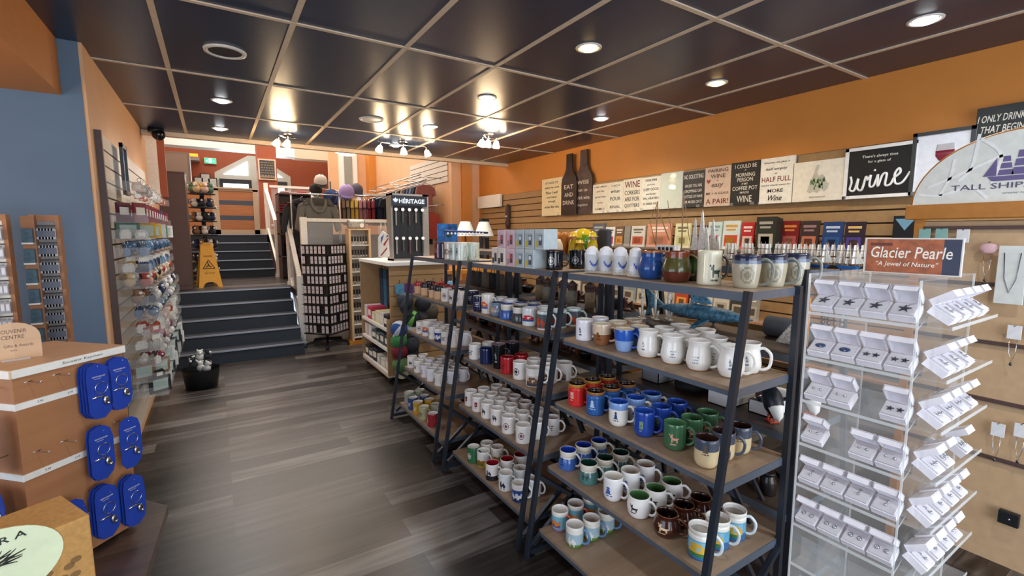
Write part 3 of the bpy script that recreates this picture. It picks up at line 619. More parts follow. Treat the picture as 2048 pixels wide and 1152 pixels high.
# glasses wrapped in paper
for i, (u, v) in enumerate(((1180, 547), (1208, 549), (1237, 552), (1268, 556))):
    p = at(u, v, z=ZS[0]); p.x += .03; p.y += .02
    t = thing('drinking_glass', f"clear glass stuffed with white tissue paper, {ordn(i)} from the left on the nearest rack", 'glass', (p.x, p.y, ZS[0]+.0005), 0, 'paper stuffed glasses')
    MB().lathe([(.026, 0), (.034, .001), (.036, .01), (.037, .09), (.035, .09), (.034, .012), (.0, .01)], 24, capb=True).build('bowl', M_glass, t)
    b = MB(); n = 16; prof = [(.026, .014), (.032, .03), (.031, .06), (.033, .088), (.026, .112), (.012, .124), (0.001, .126)]
    b.lathe(prof, n); b.v = [(x*(1+.14*math.sin(7*q+i)), y*(1+.14*math.cos(5*q+i)), z+.004*math.sin(9*q)) for q, (x, y, z) in enumerate(b.v)]
    b.build('tissue_paper', M_paper, t)
    b = MB()
    for k in range(7): a0 = math.radians(-150+k*9); a1 = a0+math.radians(9); r = .0375; zz = [.05, .04, .034, .032, .034, .04, .05][k]; b.add([(r*math.cos(a0), r*math.sin(a0), zz), (r*math.cos(a1), r*math.sin(a1), zz), (r*math.cos(a1), r*math.sin(a1), zz+.012), (r*math.cos(a0), r*math.sin(a0), zz+.012)], [(0, 1, 2, 3)])
    b.build('blue_decal', mat('blue_decal', '2e50b0', .3), t)
# boxed mugs stacked on the middle rack
M_box = [mat('box_a', 'c9d6da', .5), mat('box_b', 'e6ccd6', .5), mat('box_c', 'f0e9e2', .5)]
def giftbox(u, v, z, w_, h, kind, lab):
    p = at(u, v, z=ZS[0]); t = thing('gift_box', lab, 'box', (max(p.x, FX[0]+.004)+.05, p.y, z), 0, 'boxed mugs')
    MB().b2(-.045, .045, -w_/2, w_/2, 0, h).build('carton', M_box[kind], t, bevel=.0015)
    b = MB(); b.b2(-.0455, -.0452, -w_*.42, w_*.42, h*.08, h*.8, 0); b.b2(-.0458, -.0455, w_*.12, w_*.38, h*.1, h*.42, 1); b.b2(-.0458, -.0455, -w_*.3, w_*.05, h*.2, h*.7, 2)
    b.ball((-.0455, -w_*.1, h*.55), .015, 3, 8, (.05, 1, 1))
    b.build('printed_picture', [[mat('p1', 'aebfca', .5), mat('p2', 'd2bc3a', .5), mat('p3', '4a5a70', .5), mat('p4', 'dfe6ea', .5)], [mat('q1', 'dcbcc8', .5), mat('q2', 'b48a92', .5), mat('q3', '6a4a58', .5), mat('q4', 'c4545a', .5)], [mat('r1', 'efe7de', .5), mat('r2', '2a2a30', .5), mat('r3', '3a3440', .5), mat('r4', '55505a', .5)]][kind], t)
row1 = [(961, 531, 2), (982, 532, 2), (1002, 534, 1), (1020, 536, 0), (1042, 538, 0)]
for i, (u, v, k) in enumerate(row1): giftbox(u, v, ZS[0]+.0005, .082 if i else .075, .105, k, f"printed mug carton in the bottom row on the middle rack, {ordn(i)} from left")
for i, (u, v, k) in enumerate([(982, 532, 1), (1002, 534, 1), (1020, 536, 0), (1042, 538, 0), (1067, 540, 0)]): giftbox(u, v, ZS[0]+.1065, .08, .105, k, f"printed mug carton in the upper row on the middle rack, {ordn(i)} from left")
# ================================================================== ACRYLIC JEWELLERY TOWER (right foreground)
M_boxw = mat('white_leatherette', 'eceaf0', .5, bump=.1)
M_pad = mat('grey_white_velvet_pad', 'cfcdd2', .9)
M_silver = mat('dark_silver', '6a6e74', .25, 1, vary=0); M_sil2 = mat('bright_silver', 'c4c8cc', .2, 1, vary=0)
M_pearl = mat('abalone_shell', '4a5a7a', .2, .3, scale=200, vary=.5)
TX, TY = 1.235, .365                                     # near corner of the tower (left face looks down the aisle, right face looks at the viewer)
TZ = [1.39, 1.277, 1.165, 1.052, .942, .832]
tw = thing('acrylic_display_tower', 'clear acrylic tiered tower holding open white jewellery boxes', 'display stand', (TX, TY, 0))
wx, wy, ztop = .34, .216, 1.485
b = MB()
for x, y in ((0, 0), (0, wy), (wx, 0), (wx, wy)): b.b2(x-.0018, x+.0018, y-.0018, y+.0018, .02, ztop)
b.build('corner_edge', M_acedge, tw)
for nm, q in (('side_panel', (wx*.45, wx*.455, .0, wy)), ('side_panel', (wx, wx+.003, 0, wy)), ('side_panel', (0, wx, wy, wy+.003))):
    MB().b2(*q, .02, ztop).build(nm, M_acryl, tw)
MB().b2(0, wx, 0, wy, ztop-.003, ztop).build('top_panel', M_acryl, tw)
MB().b2(-.01, wx+.01, -.01, wy+.01, 0, .02).build('base', M_acedge, tw)
for z in TZ + [.722, .612, .5, .39, .28, .17]:
    b = MB(); b.b2(.0, .055, 0, wy, z-.006, z-.003, 0); b.b2(-.001, .0005, 0, wy, z-.006, z+.001, 1); b.b2(.055, .057, 0, wy, z-.006, z+.05, 0)
    b.b2(.03, wx, -.048, .008, z-.006, z-.003, 0); b.b2(.03, wx, -.049, -.0475, z-.006, z+.001, 1); b.b2(.03, wx, .008, .01, z-.006, z+.05, 0)
    b.build('tier', [M_acryl, M_acedge], tw)
    b = MB(); b.bar((0, 0, z-.01), (wx*.45, 0, z+.055), .0015); b.bar((wx, 0, z-.01), (wx*.45, 0, z+.055), .0015); b.build('strut', M_acedge, tw)
bb = MB().b2(-.024, .024, -.02, .024, 0, .017).mesh('base', M_boxw)
pp = MB().b2(-.0205, .0205, -.0175, .019, .017, .021).mesh('pad', M_pad)
def star(r, c, m=0, z=.0225, n=5):
    b = MB(); pts = []
    for i in range(2*n): a = math.pi*i/n+.3; q = r if i % 2 == 0 else r*.33; pts.append((c[0]+q*math.cos(a), c[1]+q*math.sin(a)))
    return b.prism(pts, z-.0015, z+.001, m, 'xy')
JW = {}
def jewel(k):
    if k in JW: return JW[k]
    if k == 'star': b = star(.0125, (0, 0)); b.tube([(0, .006, .023), (.006, .015, .0225), (.014, .02, .022)], .0006)
    elif k == 'stars': b = star(.0075, (-.009, -.001)); o = star(.0075, (.009, 0)); b.add(o.v, o.f)
    elif k == 'oval': b = MB().ball((0, 0, .022), .0105, 0, 12, (1.15, .75, .25))
    elif k == 'studs': b = MB().ball((-.008, 0, .0235), .0034, 0, 8); b.ball((.008, 0, .0235), .0034, 0, 8)
    elif k == 'drop': b = MB().ball((0, -.003, .0235), .0035, 0, 8); b.tube([(0, .004, .0225), (.003, .008, .0225), (0, .012, .0225)], .0012)
    else:
        b = MB()
        for s_ in (-1, 1): b.lathe([(.0035, .0215), (.0055, .023), (.0035, .0245)], 10, c=(s_*.009, 0, 0)); 
    JW[k] = b.mesh('jewellery', M_pearl if k == 'oval' else (M_silver if k in ('star', 'stars') else M_sil2)); return JW[k]
lids = {}
def lidmesh(deg):
    if deg not in lids:
        b = MB().at((0, .024, .017), (-math.radians(deg), 0, 0))      # hinged at the back edge: flat lid lies over the base at 0
        b.b2(-.024, .024, -.044, 0, .012, .0145); b.b2(-.024, -.0215, -.044, 0, 0, .0135); b.b2(.0215, .024, -.044, 0, 0, .0135); b.b2(-.024, .024, -.044, -.0415, 0, .0135); b.b2(-.024, .024, -.0025, 0, 0, .0135)
        lids[deg] = b.mesh('lid', M_boxw)
    return lids[deg]
def jbox(loc, rz, tilt, k, label, lid=105):
    t = thing('jewellery_box', label, 'jewellery box', loc, rz, 'open jewellery boxes'); t.rotation_euler = (tilt, 0, rz)
    for nm, me in (('base', bb), ('pad', pp), ('jewellery', jewel(k)), ('lid', lidmesh(lid))):
        o = inst(nm, me, t)
    return t
KD = dict(star='starfish pendant', stars='starfish earrings', oval='oval shell pendant', studs='stud earrings', drop='drop pendant', hoops='hoop earrings')
front = [['star']*4, ['oval', 'oval', 'stars', 'stars'], ['studs', 'studs', None, 'stars'], ['studs', None, 'studs', 'studs'], ['drop']*4, ['hoops']*4]
for r, row in enumerate(front):
    z = (TZ+[.722, .612])[r]
    for c, k in enumerate(row):
        if not k: continue
        y = TY+wy-.028-.0532*c
        jbox((TX+.027, y, z+.013), -math.pi/2, math.radians(33), k, f"open white box with {KD[k]}, {ordn(r)} tier facing the aisle, {ordn(c)} from left", 78 if r < 3 else 66)
side = [['drop']*4, ['drop', 'drop', 'drop', None], ['studs']*4, ['studs', 'hoops', None, 'hoops'], ['drop']*4, ['drop', 'drop', 'drop', 'studs']]
for r, row in enumerate(side):
    z = (TZ+[.722, .612])[r]
    for c, k in enumerate(row):
        if not k: continue
        jbox((TX+.062+.062*c, TY-.022, z+.013), 0, math.radians(33), k, f"open white box with {KD[k]}, {ordn(r)} tier facing the viewer, {ordn(c)} from left", 66)
# sign standing on the tower
t = thing('framed_sign', 'orange and blue jewellery sign standing on the acrylic tower', 'sign', (0, 0, 0))
sx, s0, s1, z0, z1 = 1.40, .53, .357, ztop+.0005, ztop+.07
a_ = at(1735, 478, x=sx); c_ = at(1920, 540, x=sx); s0, s1, z1 = a_.y, c_.y, a_.z
MB().b2(sx-.003, sx+.003, s1-.003, s0+.003, z0, z1+.003).build('frame', M_white, t)
b = MB(); b.b2(sx-.0045, sx-.003, s1+.03, s0-.002, z0+.003, z1, 0); b.b2(sx-.0045, sx-.003, s1, s1+.03, z0+.003, z1, 1); b.b2(sx-.0048, sx-.0045, s0-.055, s0-.01, z1-.016, z1-.009, 2)
b.build('printed_face', [mat('rust_orange_print', 'a8582c', .4, scale=60, vary=.3), mat('navy_print', '27304a', .4), mat('brown_print', '6a3420', .5)], t)
b = MB(); w_ = s0-s1; put_text(b, 'Glacier Pearle', (sx-.005, s0-.003-w_*.48, z0+(z1-z0)*.62), w_*.86, (z1-z0)*.33, EXR, EYR, 0, .15, .008); put_text(b, '"A Jewel of Nature"', (sx-.005, s0-.003-w_*.45, z0+(z1-z0)*.27), w_*.66, (z1-z0)*.17, EXR, EYR, 0, .2, .008)
b.build('lettering', mat('cream_lettering', 'f4efe2', .5), t, fix=False)

# ================================================================== ARCHED TALL SHIPS DISPLAY
X0 = 2.9
t = thing('jewellery_display_cabinet', 'honey pine jewellery panel with an arched white ship sign on top', 'display', (0, 0, 0))
cy, hw = .54, .375
MB().b2(X0-.04, X0+.06, cy-hw-.03, cy+hw+.02, 1.652, 1.72).build('top_beam', M_honey, t, bevel=.004)
b = MB()
for y in (cy+hw-.03, cy-hw+.01): b.b2(X0-.02, X0+.01, y-.015, y+.015, 0, 1.652)
b.build('post', M_honey, t)
MB().b2(X0+.01, X0+.02, cy-hw, cy+hw-.02, .1, 1.64).build('back_board', mat('beige_pegboard', 'c9a882', .6), t)
b = MB()
for z in (1.61, 1.36, 1.1, .84, .58): b.b2(X0-.004, X0+.01, cy-hw+.02, cy+hw-.04, z-.008, z+.008)
b.build('hook_rail', M_brown, t)
n = 28; arc = [(cy+hw*math.cos(math.pi*i/n), 1.72+.30*math.sin(math.pi*i/n)) for i in range(n+1)]
a_ = MB().prism(arc, X0-.02, X0, 0, 'yz').build('arched_sign', mat('milk_white_sign', 'e8eae2', .5), t)
b = MB().tube([(X0-.01, y, z) for y, z in arc], .009, n=8); b.build('arch_edging', M_honey, a_)
b = MB()
for pts in ([(.16, .1), (.2, .16), (.215, .3)], [(.05, .08), (.14, .12), (.3, .2)], [(.02, .05), (.1, .04), (.2, .07), (.26, .02)], [(.1, .04), (.13, .12), (.14, .2)], [(.22, .28), (.29, .2), (.27, .08)]):
    P_ = [(X0-.0215, cy+hw-y, 1.72+z) for y, z in catmull([(p[0], p[1]) for p in pts], 6)]
    for i in range(len(P_)-1): p, q = Vector(P_[i]), Vector(P_[i+1]); n_ = Vector((0, -(q-p).z, (q-p).y)).normalized()*.006; b.add([p+n_, p-n_, q-n_, q+n_], [(0, 1, 2, 3)])
b.build('curved_stripe', mat('white_stripe', 'f8f9f6', .5), a_, fix=False)
b = MB(); sy, sz = .56, 1.86                              # sailing ship emblem
b.add([(X0-.0225, sy+y, sz+z) for y, z in ((.1, -.03), (-.1, -.03), (-.085, -.05), (.085, -.05))], [(0, 1, 2, 3)])
for cx_, w_, h_ in ((.045, .05, .085), (0, .056, .105), (-.045, .05, .08)):
    for k in range(3): z0 = -.026+h_*k/3; ww_ = w_*(1-.25*k); b.add([(X0-.0225, sy+cx_+a*ww_/2, sz+z0+c) for a, c in ((1, 0), (-1, 0), (-.8, h_/3-.006), (.8, h_/3-.006))], [(0, 1, 2, 3)])
b.add([(X0-.0225, sy+y, sz+z) for y, z in ((.115, -.028), (.075, .05), (.073, -.028))], [(0, 1, 2)]); b.add([(X0-.0225, sy+y, sz+z) for y, z in ((-.075, -.028), (-.073, .06), (-.12, -.028))], [(0, 1, 2)])
b.build('ship_emblem', mat('violet_print', '6c6090', .5), a_, fix=False)
b = MB(); put_text(b, 'TALL SHIPS TRADING', (X0-.0225, .533, 1.79), .5, .024, EXR, EYR, 0, 0, .002); b.build('lettering', mat('grey_violet_print', '5c5570', .5), a_, fix=False)
b = MB(); put_text(b, 'www.tallshipstrading.ca', (X0-.0225, .5, 1.757), .4, .014, EXR, EYR, 0, .15); b.build('small_lettering', mat('pale_grey_print', '9aa09c', .5), a_, fix=False)
def neck(u, v, kind, lab):
    p = at(u, v, x=X0-.025); t = thing('necklace_card', lab, 'necklace', (X0-.02, p.y, p.z), 0)
    c = {'w': 'e8e8ea', 'p': 'e2b8bc', 't': '8ab8b0'}[kind]
    if kind == 'p': b = MB().ball((0, 0, 0), .034, 0, 9, (.25, 1, .75)); b.build('shell', mat('pink_shell', c, .5), t)
    else: MB().b2(-.002, .002, -.022, .022, -.03, .03).build('card', mat('card_'+c, c, .6), t, bevel=.001)
    b = MB(); b.tube([(0, -.012, -.03), (0, -.01, -.09), (0, 0, -.135), (0, .01, -.09), (0, .012, -.03)], .0012); b.build('chain', M_sil2, t)
    MB().ball((0, 0, -.14), .006, 0, 8, (.6, 1, 1.3)).build('pendant', M_silver, t)
    b = MB(); b.tube([(.02, 0, .028), (-.006, 0, .028)], .002); b.build('hook', M_blackp, t)
neck(1848, 470, 't', 'teal earring card, left of two hanging under the pine beam'); neck(1882, 470, 't', 'teal earring card, right of two hanging under the pine beam')
neck(1925, 472, 'w', 'grey necklace card beside the teal earring cards under the beam'); neck(1976, 497, 'p', 'pink shell shaped necklace card hanging under the arched sign')
for i, (u, v) in enumerate(((2028, 665), (2075, 668), (1995, 860), (2042, 862))): neck(u, v, 'w', ['white necklace card by the right edge, upper row', 'white necklace card just beyond the right edge, upper row', 'white necklace card in the lower row behind the tower', 'white necklace card in the lower row at the right edge'][i])
p = at(2022, 548, x=X0-.03); t = thing('necklace_holder', 'long pale grey board with a hanging chain right of the pink shell', 'necklace', (X0-.03, p.y, p.z))
MB().b2(-.003, .003, -.045, .045, -.13, .12).build('board', mat('pale_grey_card', 'dfe2dd', .5), t, bevel=.002)
MB().tube([(-.006, -.025, .09), (-.006, -.018, -.02), (-.006, 0, -.08), (-.006, .018, -.02), (-.006, .025, .09)], .0014).build('chain', M_silver, t)
p = at(2016, 1036, x=X0-.02); t = thing('ring_box', 'small black box with a silver stud near the lower right edge', 'box', (X0-.02, p.y, p.z)); MB().b2(-.012, .012, -.035, .03, -.03, .03).build('box', M_blackp, t, bevel=.003); MB().ball((-.013, -.005, 0), .005, 0, 8).build('stud', M_sil2, t)

# ================================================================== SIGNS ON THE RIGHT WALL
XW = 3.957
M_ink = mat('black_ink', '23231f', .6); M_offw = mat('offwhite_ink', 'e6e2d4', .6)
led = []
def wsign(name, label, u0, v0, u1, v1, bg, lines, ink=None, frame=None, lean=.0, cat='sign', th=.025, extra=None):
    x = XW-th-.012; a_ = at(u0, v0, x=x); c_ = at(u1, v1, x=x); y0, y1 = a_.y, c_.y; zt, zb = a_.z, max(c_.z, 1.835) if name != 'framed_picture' else c_.z
    t = thing(name, label, cat)
    MB().b2(x, x+th, y1, y0, zb, zt).build('panel', mat('panel_'+bg, bg, .5), t, bevel=.002)
    if frame:
        b = MB(); w_ = .022
        for q in ((y1, y1+w_, zb, zt), (y0-w_, y0, zb, zt), (y1, y0, zb, zb+w_), (y1, y0, zt-w_, zt)): b.b2(x-.008, x+.001, q[0], q[1], q[2], q[3])
        b.build('frame', mat('frame_'+frame, frame, .4), t)
    W_, H_ = y0-y1, zt-zb
    by = {}
    for s, cyy, hh, ww, key, sh in lines:
        b = by.setdefault(key, MB()); put_text(b, s, (x-.0015, (y0+y1)/2, zt-cyy*H_), ww*W_, hh*H_, EXR, EYR, 0, sh, .01)
    for key, b in by.items(): b.build('lettering', mat('ink_'+key, key, .6), t, fix=False)
    if extra: extra(t, x-.002, y0, y1, zb, zt)
    if name in ('box_sign', 'plank_sign', 'framed_sign', 'black_sign', 'wrapped_print'):
        for y in (y0-.04, y1+.04):
            b = MB(); b.b2(XW-.075, XW+.002, y-.018, y+.018, zb-.004, zb-.001); b.b2(XW-.078, XW-.075, y-.018, y+.018, zb-.004, zb+.02); b.build('ledge_bracket', M_acryl, t)
    return t
K, Wt, Rd = '23231f', 'e4e0d2', '7a2c28'
wsign('blank_plaque', 'blank white box plaque at the far end of the tan slatwall', 955, 394, 1000, 413, 'f0eee8', [], th=.04)
wsign('box_sign', 'cream box sign with handwritten lines left of the bottle boards', 1084, 360, 1124, 431, 'e6d8b0', [('IF I HAVE TO', .12, .06, .6, K, 0), ('share my wine', .25, .07, .7, K, .3), ('Then I will', .38, .07, .6, K, .3), ('not have', .5, .06, .5, K, .2), ('enough', .62, .07, .5, K, .2), ('wine for me', .76, .07, .7, K, .2)], th=.03)
def bottle_board(label, u0, u1, vt, vb, col, lines, x):
    a_ = at(u0, vb, x=x); c_ = at(u1, vb, x=x); y0, y1 = a_.y, c_.y; zt = at((u0+u1)/2, vt, x=x).z; zb = 1.836; W_, H_ = y0-y1, zt-zb; cyy = (y0+y1)/2
    t = thing('bottle_board', label, 'sign'); pr = [(.5, 0), (.5, .52), (.46, .6), (.3, .68), (.2, .76), (.18, .98), (.2, 1)]
    poly = [(cyy+a*W_, zb+c*H_) for a, c in pr]+[(cyy-a*W_, zb+c*H_) for a, c in reversed(pr)]
    MB().prism(poly, x, x+.02, 0, 'yz').build('board', mat('stained_'+col, col, .35, scale=12, vary=.4), t)
    b = MB()
    for s, q, hh, ww in lines: put_text(b, s, (x-.0015, cyy, zb+q*H_), ww*W_, hh*H_, EXR, EYR, 0, 0, .012)
    b.build('lettering', mat('ink_bottle', 'd8d2c6', .6), t, fix=False)
bottle_board('dark wine bottle shaped board with white words, left of two', 1122, 1152, 308, 432, '2f2422', [('EAT', .46, .07, .6), ('AND', .33, .07, .55), ('DRINK', .2, .07, .75)], 3.9)
bottle_board('greyish brown wine bottle shaped board, right of two and taller', 1148, 1183, 300, 430, '4a3c3c', [('WISE', .5, .06, .7), ('let us', .38, .05, .5), ('drink wine', .26, .06, .75), ('together', .14, .05, .6)], 3.925)
wsign('box_sign', 'cream box sign with a grey scroll drawing, right of the bottle boards', 1186, 370, 1216, 426, 'ece4cc', [('SOME FAMILIES', .1, .05, .8, K, 0), ('are like', .25, .06, .5, K, .3), ('good wine', .45, .08, .7, K, .3), ('always', .65, .06, .5, K, .3), ('FAMILY', .86, .07, .8, K, 0)])
wsign('box_sign', 'cream box sign reading that is what wine is for', 1217, 366, 1245, 425, 'ece4cc', [('THAT IS', .12, .06, .6, K, 0), ('what', .3, .1, .6, K, .3), ('POUR', .55, .12, .7, K, 0), ('FINAL', .82, .09, .8, K, 0)])
wsign('box_sign', 'cream box sign with large red word wine about corkers', 1247, 360, 1282, 422, 'e8dcc0', [('WINE', .17, .2, .82, Rd, 0), ('CORKERS', .42, .13, .82, K, 0), ('ARE FOR', .62, .13, .8, K, 0), ('QUITTERS', .83, .13, .8, K, 0)])
wsign('box_sign', 'cream box sign with small centred lines about drinking wine', 1284, 356, 1320, 418, 'ece2c8', [('DRINK WINE', .1, .07, .6, K, 0), ('and you', .24, .06, .4, K, .2), ('SLEEP GOOD', .38, .08, .8, K, 0), ('and do not', .52, .06, .5, K, .2), ('SIN, HEAVEN', .66, .08, .8, K, 0), ('SO DRINK WINE', .82, .07, .8, K, 0)])
t = wsign('wrapped_print', 'glossy plastic wrapped pale yellow print left of the no soliciting sign', 1323, 348, 1363, 416, 'e8e2b0', [], th=.02, cat='print')
b = MB(); a_ = at(1323, 348, x=XW-.05); c_ = at(1363, 416, x=XW-.05); b.b2(XW-.048, XW-.045, c_.y-.005, a_.y+.005, 1.84, a_.z+.005); b.build('plastic_wrap', M_glass, t)
wsign('box_sign', 'black box sign reading no soliciting with cream lines', 1366, 345, 1408, 413, '2f2f2b', [('NO SOLICITING', .15, .12, .84, Wt, 0), ('UNLESS YOU ARE', .4, .08, .75, Wt, 0), ('DROPPING OFF', .55, .08, .75, Wt, 0), ('BOTTLES OF WINE', .7, .08, .82, Wt, 0), ('OR MORE OF IT', .85, .08, .8, Wt, 0)])
def heart(t, x, y0, y1, zb, zt):
    b = MB(); c = (y0-.04, zt-(zt-zb)*.36); b.prism([(c[0]+a*.022, c[1]+d*.022) for a, d in ((0, -1), (.9, .1), (.8, .7), (.4, .8), (0, .4), (-.4, .8), (-.8, .7), (-.9, .1))], x-.001, x, 0, 'yz'); b.build('heart', mat('heart_red', 'a83a34', .5), t)
wsign('box_sign', 'pinkish box sign about pairing wine with a red heart', 1411, 336, 1460, 411, 'dcc0a8', [('PAIRING', .1, .09, .75, '5a4038', 0), ('WINE', .24, .1, .55, '5a4038', 0), ('is', .35, .04, .08, '5a4038', 0), ('easy', .49, .12, .45, '5a4038', .3), ('ME + A GLASS', .67, .06, .85, '5a4038', 0), ('A PAIR!', .87, .13, .85, Rd, 0)], extra=heart)
wsign('box_sign', 'black box sign about a morning person and coffee pot', 1463, 327, 1518, 408, '262624', [('I COULD BE', .1, .09, .72, Wt, 0), ('A', .19, .04, .05, Wt, 0), ('MORNING', .3, .09, .64, Wt, 0), ('PERSON', .41, .09, .52, Wt, 0), ('IF MY', .51, .05, .2, Wt, 0), ('COFFEE POT', .61, .09, .84, Wt, 0), ('MADE', .71, .05, .3, Wt, 0), ('WINE', .86, .15, .5, Wt, 0)])
wsign('box_sign', 'white box sign reading half full with fancy lettering', 1521, 319, 1584, 406, 'f0eee4', [('Whether the glass is', .11, .05, .75, K, .2), ('half empty', .25, .07, .8, K, .3), ('or', .35, .03, .08, K, 0), ('HALF FULL', .47, .11, .84, Rd, 0), ("there's clearly room for", .6, .045, .86, K, .2), ('MORE', .72, .08, .45, K, 0), ('Wine', .88, .12, .4, K, .4)])
def island(t, x, y0, y1, zb, zt):
    W_, H_ = y0-y1, zt-zb; b = MB(); sil = [(.3, .25), (.33, .38), (.36, .5), (.42, .7), (.46, .9), (.5, .88), (.47, .72), (.5, .62), (.57, .66), (.62, .58), (.66, .45), (.7, .42), (.68, .3), (.62, .22), (.56, .3), (.5, .2), (.42, .26), (.36, .2)]
    b.add([(x, y0-a*W_, zb+c*H_) for a, c in sil], [tuple(range(len(sil)))]); b.build('island_drawing', mat('pencil_map', 'c4c2b4', .6), t, fix=False)
    b = MB(); random.seed(3)
    for k in range(26):
        a, c = random.uniform(.36, .62), random.uniform(.28, .5); s = random.uniform(.02, .04); b.add([(x-.0008, y0-(a-s/2)*W_, zb+(c)*H_), (x-.0008, y0-(a+s/2)*W_, zb+c*H_), (x-.0008, y0-a*W_, zb+(c+s*3.4)*H_)], [(0, 1, 2)])
    b.build('tree_drawing', mat('green_trees', '5f7c4c', .6), t, fix=False)
wsign('plank_sign', 'wide white plank sign with a green and grey island drawing', 1587, 327, 1690, 402, 'eee8d8', [('NEWFOUNDLAND', .9, .04, .3, '8a8a80', 0)], extra=island)
def script(t, x, y0, y1, zb, zt):
    W_, H_ = y0-y1, zt-zb; S = [[(.1, .3), (.12, .2), (.1, .08), (.17, .06), (.22, .26), (.21, .1), (.28, .06), (.33, .28), (.35, .22), (.4, .3)], [(.4, .3), (.39, .12), (.45, .12), (.5, .3)], [(.5, .3), (.51, .1), (.56, .28), (.62, .3), (.61, .12), (.68, .12), (.72, .22)], [(.72, .22), (.8, .3), (.78, .37), (.73, .28), (.75, .13), (.84, .14), (.93, .3)]]
    b = MB()
    for st_ in S: b.tube([(x, y0-a*W_, zb+(c*1.15+.1)*H_) for a, c in catmull(st_, 5)], .0075, n=6)
    b.ball((x, y0-.45*W_, zb+.53*H_), .008, 0, 8); b.build('script_lettering', mat('white_script', 'f4f4f0', .5), t)
wsign('framed_sign', 'black framed sign with large white script word wine', 1693, 299, 1827, 393, '141414', [("There's always time", .2, .07, .5, Wt, 0), ('for a glass of', .3, .06, .32, Wt, 0)], frame='f2f0ea', extra=script)
def wineglass(t, x, y0, y1, zb, zt):
    W_, H_ = y0-y1, zt-zb; c = (y0+y1)/2-.015; z = zb+.3*H_
    b = MB().lathe([(.04, z+.19), (.046, z+.15), (.045, z+.12), (.025, z+.09), (.004, z+.08), (.004, z+.0), (.028, z-.004)], 16, c=(0, 0, 0)); b.v = [(x-.001+p[0]*.02, c+p[1], p[2]) for p in b.v]; b.build('glass_drawing', mat('grey_wash', 'b8b4b4', .5), t)
    b = MB().lathe([(.046, z+.15), (.045, z+.12), (.025, z+.09), (.003, z+.082)], 16, capb=True); b.v = [(x-.003+p[0]*.02, c+p[1], p[2]) for p in b.v]; b.build('wine_drawing', mat('wine_red', '7a1c30', .4), t)
wsign('framed_sign', 'grey framed picture of a red wine glass behind the arched sign', 1828, 268, 1940, 384, 'e4e6ec', [('wine a little', .86, .05, .6, K, .2)], frame='3d3f40', th=.03, extra=wineglass)
wsign('black_sign', 'black sign about only drinking on certain days at top right', 1955, 218, 2120, 320, '1f2422', [('I ONLY DRINK ON DAYS', .2, .12, .96, Wt, .2), ('THAT BEGIN WITH T', .38, .12, .86, Wt, .2), ('YY', .54, .09, .1, Wt, 0), ('TUESDAY', .68, .12, .45, Wt, .2), ('THURSDAY', .85, .1, .5, Wt, .2)])
t = thing('framed_picture', 'dark picture of a blue martini glass left of the pine post', 'picture', (0, 0, 0))
a_ = at(1788, 432, x=3.93); c_ = at(1832, 476, x=3.93); MB().b2(3.93, 3.952, c_.y, a_.y, c_.z, a_.z).build('panel', mat('black_print', '15181c', .4), t)
MB().prism([((a_.y+c_.y)/2-.055, a_.z-.02), ((a_.y+c_.y)/2+.055, a_.z-.02), ((a_.y+c_.y)/2, c_.z+.05)], 3.928, 3.93, 0, 'yz').build('glass_drawing', mat('ice_blue', '6f9cb4', .4), t)
# statues on the slatwall
t = thing('hanging_carving', 'tall brown carved totem with a white face on the slatwall', 'carving', (XW-.03, at(1015, 430, x=3.92).y, at(1015, 432, x=3.92).z))
b = MB(); b.lathe([(.0, -.2), (.035, -.19), (.045, -.1), (.03, -.04), (.045, .0), (.04, .08), (.045, .16), (.0, .19)], 14); b.build('body', mat('carved_brown', '4a3830', .6, scale=60, vary=.4), t); MB().ball((-.03, 0, .0), .03, 0, 10, (.5, 1, .8)).build('face', M_white, t)
# ================================================================== BOOKS ON THE RIGHT WALL
def book(x, y0, y1, z0, z1, cols, lab, lean=.02, th=.02, n=1, grp='books facing out on the wall shelf', title=None):
    t = thing('book', lab, 'book', (x, (y0+y1)/2, z0), 0, grp); w_ = (y0-y1)/2; h = z1-z0
    b = MB(); b.add([(lx+dx, sy_*w_, sz_*h) for sz_, dx in ((0, 0), (1, lean)) for sy_ in (-1, 1) for lx in (0, th)], [(0, 1, 3, 2), (4, 6, 7, 5), (0, 4, 5, 1), (2, 3, 7, 6), (0, 2, 6, 4), (1, 5, 7, 3)])
    b.build('cover', mat('cover_'+cols[0], cols[0], .35), t)
    if len(cols) > 1:
        b = MB()
        def pq(a0, a1, c0, c1, m): b.add([(lean*c-.0012, w_*(1-2*a), c*h) for a, c in ((a0, c0), (a1, c0), (a1, c1), (a0, c1))], [(0, 1, 2, 3)], m)
        rr = random.Random(hash(lab) % 1000 if False else len(lab)*7+int(y0*100))
        pq(.12, .88, .1, .5, 0); pq(.22+rr.random()*.1, .7, .18, .42, 1)
        pq(.15, .85, .78, .86, 2); pq(.2, .75, .66, .72, 2)
        b.build('cover_print', [mat('cp_'+c, c, .4) for c in (cols[1], cols[2], cols[3] if len(cols) > 3 else 'ece6d8')], t, fix=False)
    if title:
        b = MB(); put_text(b, title, (lean*.75-.002, 0, .76*h), w_*1.6, h*.12, EXR, EYR, 0, 0, .01); b.build('lettering', M_offw, t, fix=False)
    return t
def wall_shelf(lab, x0, y0, y1, z, m=M_honey, th=.018):
    t = thing('wall_shelf', lab, 'shelf', (0, 0, 0)); MB().b2(x0, XW, y0, y1, z-th, z).build('board', m, t); MB().b2(x0-.004, x0, y0, y1, z-th, z+.03).build('lip', M_acryl, t); return t
XB = 3.84
wall_shelf('long honey wood book shelf on the tan slatwall under the wine signs', XB-.05, 1.35, 4.45, 1.45, M_slat)
